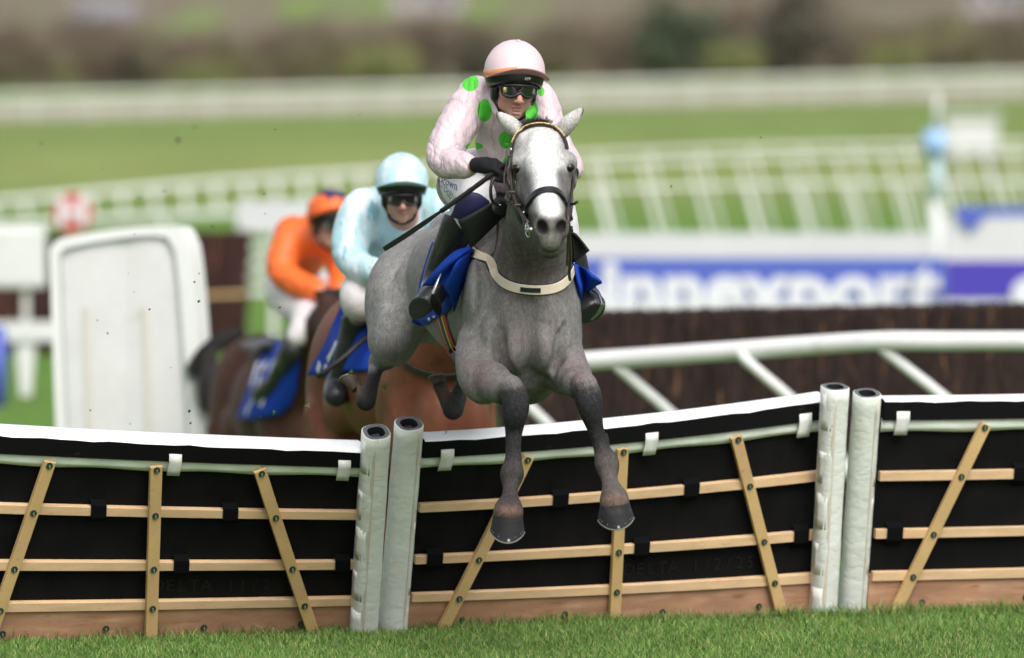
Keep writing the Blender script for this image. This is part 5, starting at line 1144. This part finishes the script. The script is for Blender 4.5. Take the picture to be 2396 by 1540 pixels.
# ------------------------------------------------------------------ horses behind
def back_horse(name, label, org, yaw, sc, coat, h, cols, dz=0):
    Rz = rot(R(yaw)); XS = A(.80, 1, 1); T = lambda x, y, z: np.array(org, float)+Rz@(A(x, y, z)*sc*XS)   # local: -y forward, x to viewer's right, z up
    def c4(*pts, k=.03, n=None): return chain([(T(*p[:3]), p[3]*sc) for p in pts], n or (len(pts)-1)*3+1, k)
    def ee(x, y, z, rx, ry, rz): return ('e', T(x, y, z), (rx*sc*.80, ry*sc, rz*sc), Rz)
    pr = [ee(0, .75, 1.20, .28, .36, .30), ee(0, .15, 1.13, .30, .55, .31), ee(0, -.45, 1.10, .26, .38, .33), ee(0, -.62, 1.02, .24, .25, .30), ee(-.16, -.5, 1.05, .12, .22, .3), ee(.16, -.5, 1.05, .12, .22, .3), ee(-.15, .85, 1.05, .14, .25, .3), ee(.15, .85, 1.05, .14, .25, .3)]
    pr += [ee(-.09, -.80, 1.0, .09, .10, .16), ee(.09, -.80, 1.0, .09, .10, .16), ee(-.2, -.6, .92, .09, .12, .16), ee(.2, -.6, .92, .09, .12, .16), ee(-.2, .5, 1.0, .1, .2, .12), ee(-.24, -.42, 1.12, .06, .12, .25)]
    pr += c4((0, .6, 1.42, .1), (0, -.1, 1.36, .1), (0, -.4, 1.46, .09), n=8)
    nk_ = c4((0, -.55, 1.15, .24), (0, -.85, 1.38, .17), (0, -1.1, 1.58, .13), (0, -1.25, 1.66, .11))
    hd_ = c4((0, -1.27, 1.66, .10), (0, -1.40, 1.56, .10), (0, -1.58, 1.36, .07), (0, -1.70, 1.20, .06))+[ee(-.06, -1.38, 1.5, .05, .08, .1), ee(.06, -1.38, 1.5, .05, .08, .1)]
    er_ = c4((-.06, -1.24, 1.74, .03), (-.09, -1.24, 1.82, .028), (-.10, -1.23, 1.89, .006))+c4((.06, -1.24, 1.74, .03), (.09, -1.24, 1.82, .028), (.10, -1.23, 1.89, .006))
    lg = c4((-.15, -.55, .95, .11), (-.15, -.62, .72, .075), (-.15, -.80, .58, .05), (-.15, -.70, .32, .03), (-.15, -.62, .16, .036), (-.15, -.66, .07, .035))
    lg += c4((.15, -.55, .95, .11), (.15, -.66, .75, .075), (.15, -.92, .66, .05), (.15, -.98, .40, .03), (.15, -1.0, .24, .036), (.15, -1.05, .15, .035))
    lg += c4((-.15, .82, .95, .14), (-.15, .72, .75, .09), (-.15, .98, .50, .045), (-.15, .86, .22, .03), (-.15, .80, .12, .035), (-.15, .74, .06, .035))
    lg += c4((.15, .82, .95, .14), (.15, .66, .76, .09), (.15, .88, .50, .045), (.15, .70, .24, .03), (.15, .62, .14, .035), (.15, .56, .08, .035))
    lo, hi = bounds(pr+nk_+hd_+lg); s = SDF(*[np.arange(l, u, h) for l, u in zip(lo, hi)])
    s.add(pr, .04); s.add(nk_, .06); s.add(hd_, .03); s.add(er_, .01); s.add(lg, .02); V, Q = s.extract(2)
    Vl = (V-np.array(org))@Rz/sc; c = np.tile(A(*cols[0]), (len(V), 1)); wl = sstep(.72, .5, Vl[:, 2])[:, None]; c = c*(1-wl)+A(*cols[1])*wl
    wb = (sstep(1.32, 1.5, Vl[:, 2])*.5)[:, None]; c = c*(1-wb)+A(*cols[2])*wb
    root = empty(name, tuple(T(0, 0, 0)), label, 'horse'); bd = mesh('body', V, Q, coat, root, True, c)
    for sx in (-1, 1):
        q = MB(); q.ball(T(sx*.095, -1.40, 1.55), .02, 10); q.build('eye', M['eye'], root, True)
    hair('mane', [T(.02, -.6-.65*t, 1.55+.24*t) for t in np.linspace(0, 1, 10)], root, M['dark_hair'], 120, .08, (.5, .3, .5), .3, .004, .4)
    for (x, y, z) in ((-.15, -.68, .02), (.15, -1.08, .10), (-.15, .71, .0), (.15, .53, .03)):
        q = MB(); q.tube([T(x, y+.01, z+.05), T(x, y-.02, z-.03)], [.042*sc, .055*sc], 14); q.build('hoof', M['hoof'], root, True)
    return root, T, bd
M['bay_coat'] = mat('bay_coat', vcol=True, rough=.5, spec=.25, var=[(20, .12), (120, .1)], mix=[(3, .5, .8, (.28, .115, .055)), (5, .58, .8, (.08, .03, .018))])
M['dark_coat'] = mat('dark_coat', vcol=True, rough=.6, spec=.15, var=[(20, .15)])
# second horse
c2 = (W(1030, 905, 33.6)+W(880, 880, 35.0))/2
org2 = A(c2[0], c2[1]-.1, c2[2]-1.13)
h2, T2_, b2 = back_horse('bay_horse', 'bright bay racehorse hidden behind the grey, carrying the pale blue jockey', org2, 15, 1.0, M['bay_coat'], .014, ((.17, .058, .03), (.14, .046, .026), (.08, .028, .018)))
bb = bvh_of(b2)
strapd('breastplate', [(930, 835), (965, 862), (1010, 878), (1060, 880), (1110, 868)], .035, M['strap_leather'], h2, 24, .004, .006, bvh=bb, Y0=32.5)
cl2 = drape_sheet('number_cloth', [[(812, 725), (795, 760), (772, 815), (736, 878)], [(835, 735), (820, 775), (800, 830), (775, 878)], [(862, 745), (855, 790), (845, 835), (825, 870)], [(890, 750), (885, 800), (880, 840), (875, 870)]], bb, M['cloth_blue'], h2, .035, k=14)
for pts in ([(790, 800), (782, 822), (770, 842)], [(800, 812), (790, 836)], [(752, 850), (746, 868)], [(768, 856), (762, 870)]):
    r_ = drape(bvh_of(cl2), pts, 6, .006, 32.5)
    if r_ is not None and len(r_[0]) > 1: q = MB(); q.strap(r_[0], r_[1], .03, .003); q.build('white_mark', M['white_mark'], cl2)
q = MB(); q.grid([[T2_(x, y, 1.46+.03*math.cos(x*8)) for x in np.linspace(-.2, .2, 5)] for y in np.linspace(-.2, .35, 5)]); q.build('saddle', M['black_leather'], h2, True, solid=.03)
# third horse
c3 = W(622, 912, 44.0); org3 = A(c3[0]+.12, c3[1]-.75, c3[2]-1.20)
h3, T3_, b3 = back_horse('dark_bay_horse', 'dark brown racehorse at left behind the hurdles, carrying the orange jockey', org3, 14, 1.0, M['dark_coat'], .018, ((.07, .030, .020), (.045, .022, .016), (.035, .020, .017)))
bc = bvh_of(b3)
cl3 = drape_sheet('number_cloth', [[(640, 800), (612, 850), (590, 910), (566, 978)], [(665, 805), (640, 860), (620, 920), (600, 982)], [(690, 812), (672, 870), (655, 925), (635, 975)], [(712, 820), (705, 870), (695, 925), (670, 965)]], bc, M['cloth_blue'], h3, .03, k=14, Y0=40)
bcl3 = bvh_of(cl3)
for pts in ([(622, 850), (612, 880), (604, 905)], [(640, 848), (632, 880), (628, 912)], [(606, 850), (596, 880), (590, 905)], [(600, 925), (590, 945)], [(585, 950), (578, 970)], [(620, 930), (612, 950)]):
    r_ = drape(bcl3, pts, 6, .006, 40)
    if r_ is not None and len(r_[0]) > 1: q = MB(); q.strap(r_[0], r_[1], .03, .003); q.build('white_mark', M['white_mark'], cl3)
hair('tail', [W(556, 775, 44.5), W(548, 778, 44.5), W(562, 774, 44.5)], h3, mat('black_hair', (.012, .011, .012), .5), 420, .26, (-1, -.15, -.1), .10, .006, drop=.75)
hair('tail_end', [W(495, 815, 44.45), W(490, 830, 44.45), W(500, 850, 44.45)], h3, M['dark_hair'], 420, .24, (-.12, 0, -1), .10, .006, drop=.25)
q = MB(); q.ball(W(596, 829, 43.55), .018, 8); q.build('white_spot', M['white_mark'], h3, True)
q = MB(); q.grid([[T3_(x, y, 1.46+.03*math.cos(x*8)) for x in np.linspace(-.2, .2, 5)] for y in np.linspace(-.2, .35, 5)]); q.build('saddle', M['black_leather'], h3, True, solid=.03)

# --- riders behind
M['silk_blue'] = mat('silk_pale_blue', (.42, .66, .72), .5, mix=[(9, .45, .6, (.72, .80, .86), (1.6, 1, .5)), (14, .60, .68, (.22, .50, .58), (1.5, 1, .6))], bump=[(4.5, .5, .035, (1.5, 1, .7), 1)])
M['cap_blue'] = mat('cap_pale_blue', (.48, .70, .76), .45, mix=[(18, .54, .62, (.72, .80, .84))])
M['breech_pink'] = mat('breech_offwhite', (.70, .66, .66), .5, bump=[(14, .5, .015)])
M['silk_orange'] = mat('silk_orange', (.86, .155, .025), .5, bump=[(4.5, .5, .035, (1.5, 1, .7), 1)], mix=[(9, .68, .70, (.03, .03, .14))])
def on(pts, bvh, gap, Y0):           # keep a leg outside the horse it lies against
    out = []
    for (x, y, Y, r) in pts:
        d = Vector(W(x, y, 30)-A(0, 0, H)).normalized(); hit = bvh.ray_cast(Vector((0, 0, H))+d*(Y0/d.y), d)
        out.append((x, y, min(Y, hit[0].y-gap) if hit[0] is not None else Y, r))
    return seg(*out)
OB = W(955, 640, 34.4)
def T2(sc=1): return None
cfgB = dict(root=OB, head=W(940, 442, 33.85), rot=(4, 20, 0), s=1.04, neck=W(944, 505, 34.05), silk='silk_blue', cap='cap_blue', breech='breech_pink', fold=.0015,
  torso=[el(935, 520, 34.15, 86, .13, 66), el(925, 580, 34.3, 76, .13, 66), el(900, 640, 34.5, 68, .14, 56), el(862, 488, 34.15, 44, .09, 42), el(1010, 490, 34.15, 44, .09, 42), el(935, 470, 34.3, 88, .10, 40)],
  arm_l=[p4(848, 492, 34.1, 44), p4(828, 540, 34.05, 38), p4(818, 590, 34.0, 32), p4(836, 622, 33.9, 27), p4(868, 634, 33.8, 23), p4(900, 630, 33.72, 19)],
  arm_r=[p4(1020, 492, 34.1, 42), p4(1040, 540, 34.1, 38), p4(1040, 590, 34.05, 32), p4(1010, 625, 33.95, 26), p4(980, 632, 33.85, 23), p4(950, 632, 33.75, 18)],
  leg_l=on([(890, 650, 34.5, 62), (862, 668, 34.2, 52), (846, 686, 33.95, 46), (844, 708, 33.9, 40), (838, 750, 34.25, 30), (815, 820, 34.35, 24), (800, 880, 34.4, 18)], bb, .02, 32.5),
  leg_r=seg((960, 650, 34.6, 62), (1000, 668, 34.45, 50), (1030, 690, 34.3, 42), (1040, 720, 34.22, 34), (1050, 780, 34.25, 28), (1060, 840, 34.35, 20)),
  knees=[(W(842, 738, 34.25), (-.15, 0, -1), .35), (W(1045, 740, 34.2), (.1, 0, -1), .35)], hips=[el(905, 645, 34.65, 78, .14, 58)],
  hand_l=(W(902, 628, 33.72), W(935, 618, 33.64), (.9, -.35, -.15), (.25, -.1, -1), (0, -.75, -.55)), hand_r=(W(950, 632, 33.75), W(960, 645, 33.66), (-.6, -.6, -.3), (-.3, 0, -1), (.1, -.8, .2)),
  boots=[(on([(845, 735, 34.2, 35), (835, 770, 34.25, 30), (815, 830, 34.35, 25), (800, 880, 34.4, 20), (792, 905, 34.35, 24), (786, 925, 34.25, 22)], bb, .03, 32.5), [(W(845, 738, 34.2), (0, 0, 1))], 0),
         (seg((1045, 735, 34.2, 32), (1055, 800, 34.3, 25), (1062, 860, 34.35, 20)), [(W(1045, 738, 34.2), (0, 0, 1))], 0)])
riderB, jkB, brB, _ = rider('person', 'jockey in pale blue patterned silks behind the grey horse', cfgB, .009)
OC = W(720, 640, 43.2)
cfgC = dict(root=OC, head=W(772, 517, 42.8), rot=(22, 8, 4), s=1.14, neck=W(760, 555, 43.0), silk='silk_orange', cap='silk_orange', breech='breech_pink', fold=.003,
  torso=[el(722, 560, 43.1, 62, .15, 50), el(700, 605, 43.3, 56, .15, 50), el(675, 645, 43.5, 48, .15, 42), el(680, 548, 43.1, 34, .09, 36), el(775, 560, 43.0, 30, .09, 34)],
  arm_l=[p4(680, 565, 43.0, 34), p4(662, 605, 42.95, 30), p4(662, 640, 42.9, 26), p4(695, 662, 42.8, 24), p4(730, 676, 42.7, 20), p4(756, 685, 42.6, 16)],
  arm_r=[p4(775, 565, 43.0, 30), p4(795, 610, 42.95, 26), p4(800, 650, 42.9, 22), p4(795, 672, 42.8, 19), p4(790, 684, 42.7, 15)],
  leg_l=on([(668, 665, 43.5, 48), (674, 690, 43.2, 46), (700, 714, 42.9, 42), (716, 732, 42.8, 36), (705, 770, 43.1, 24), (670, 840, 43.2, 20), (640, 895, 43.3, 15)], bc, .03, 40),
  leg_r=seg((720, 665, 43.6, 44), (760, 690, 43.4, 38), (790, 715, 43.2, 30), (795, 760, 43.1, 24), (795, 840, 43.2, 17)),
  knees=[(W(700, 765, 43.1), (-.4, 0, -1), .35), (W(795, 760, 43.1), (0, 0, -1), .3)], hips=[el(675, 665, 43.6, 52, .14, 44)],
  hand_l=(W(758, 686, 42.6), W(782, 690, 42.52), (.9, -.35, -.15), (.25, -.1, -1), (0, -.75, -.55)), hand_r=(W(790, 684, 42.7), W(792, 696, 42.6), (-.6, -.6, -.3), (-.3, 0, -1), (.1, -.8, .2)),
  boots=[(on([(704, 768, 43.1, 27), (690, 805, 43.15, 24), (665, 855, 43.2, 20), (645, 890, 43.3, 15), (625, 912, 43.2, 17), (608, 925, 43.1, 16)], bc, .05, 40), [(W(702, 768, 43.1), (.3, 0, 1))], 0),
         (seg((795, 765, 43.1, 22), (795, 840, 43.2, 17), (790, 870, 43.1, 17)), [(W(795, 768, 43.1), (0, 0, 1))], 0)])
riderC, jkC, brC, helmC = rider('person', 'jockey in orange silks and orange cap with navy star, farthest left', cfgC, .012)
# navy star on the orange cap
Lc = cfgC['L']; q = MB(); P0 = Lc(0, .008, .149); pts = []
for j in range(12):
    ph = math.pi*2*j/12; th = 1.3 if j % 2 == 0 else .75; pts.append(Lc(.112*math.sin(th)*math.sin(ph), .008-.132*math.sin(th)*math.cos(ph), .028+.122*math.cos(th)))
mids = [Lc(.112*math.sin(.5)*math.sin(math.pi*2*j/12), .008-.132*math.sin(.5)*math.cos(math.pi*2*j/12), .030+.122*math.cos(.5)) for j in range(12)]
q.add([P0]+mids+pts, [(0, 1+j, 1+(j+1) % 12) for j in range(12)]+[(1+j, 13+j, 13+(j+1) % 12, 1+(j+1) % 12) for j in range(12)]); q.build('star', M['navy'], helmC, False, solid=.006)
# whip of the second rider
wq = [W(925, 745, 34.0), W(855, 792, 33.95), W(800, 840, 33.9), W(742, 882, 33.9)]
whip2 = empty('riding_whip', tuple(wq[1]), 'black whip beside the boot of the pale blue jockey', 'whip')
q = MB(); q.tube(cr([W(935, 640, 33.68), W(930, 700, 33.9)]+wq, 20), .011, 8); q.build('handle', M['whip'], whip2, True)

# ------------------------------------------------------------------ clods of turf in the air
M['mud'] = mat('mud', (.06, .045, .035), .95); M['grass_bit'] = mat('grass_bit', (.14, .30, .04), .8)
def clod(x, y, Y, r, sd):
    random.seed(sd); r = r*(.55 if (x < 420 and y > 500) else .7); q = MB(); q.ball((0, 0, 0), px(r, Y), 8, (1, 1, .8), .45); o = q.build('clod', M['mud']); o.location = tuple(W(x, y, Y)); o.rotation_euler = (sd, sd*2, sd*3)
    tag(o, 'tiny dark clod of mud flying through the air', 'clod', 'mud clods thrown up by the hooves'); return o
for i, (x, y, Y, r) in enumerate([(417, 328, 40, 9), (456, 297, 38, 4), (97, 336, 37, 4), (643, 303, 31, 2.5), (1780, 322, 31, 2.5), (1570, 436, 31, 3), (1517, 318, 30.5, 1.5), (842, 268, 32, 2), (240, 395, 33, 2), (384, 446, 36, 4), (325, 460, 37, 4), (497, 529, 35, 4), (315, 548, 33, 3), (314, 683, 33, 2.5), (300, 640, 32, 2), (350, 724, 31.5, 5), (252, 780, 32, 4), (443, 962, 30.6, 6), (480, 961, 31, 5), (446, 990, 31, 4), (465, 705, 31, 5), (212, 960, 32, 4), (305, 992, 32, 3), (466, 640, 32, 2.5), (455, 660, 31.5, 4), (618, 454, 31, 2.5), (620, 500, 31, 2), (655, 720, 31, 4), (470, 560, 32, 2), (560, 640, 32, 2.5), (1483, 710, 30.5, 2), (1497, 600, 30.5, 1.5), (228, 750, 33, 3), (400, 860, 31, 2.5), (520, 965, 31, 3), (545, 985, 31, 3), (610, 975, 31, 2.5), (1452, 640, 31, 1.5)]):
    clod(x, y, Y, r, i+1)
def tuft(x, y, Y, n, L):
    q = MB(); c = W(x, y, Y)
    for i in range(n):
        d = rng.normal(0, 1, 3); d /= np.linalg.norm(d); q.tube([c+d*L*.1, c+d*L*.5+A(0, 0, .004), c+d*L], [.0012, .001, .0004], 3)
    o = q.build('grass_tuft', M['grass_bit']); tag(o, 'torn green grass tuft flying behind the grey horse', 'grass tuft', 'torn grass thrown up by the hooves'); return o
for (x, y, Y, n, L) in ((900, 908, 31.9, 26, .022), (1010, 857, 31.6, 5, .02), (1065, 848, 31.6, 5, .016), (822, 872, 31.6, 10, .014), (905, 902, 31.9, 8, .02), (1044, 1015, 30.9, 4, .015), (720, 950, 31, 6, .014), (640, 965, 31.3, 5, .014), (1000, 868, 31.5, 8, .014)): tuft(x, y, Y, n, L)
for o in (grey, h2, h3): pass
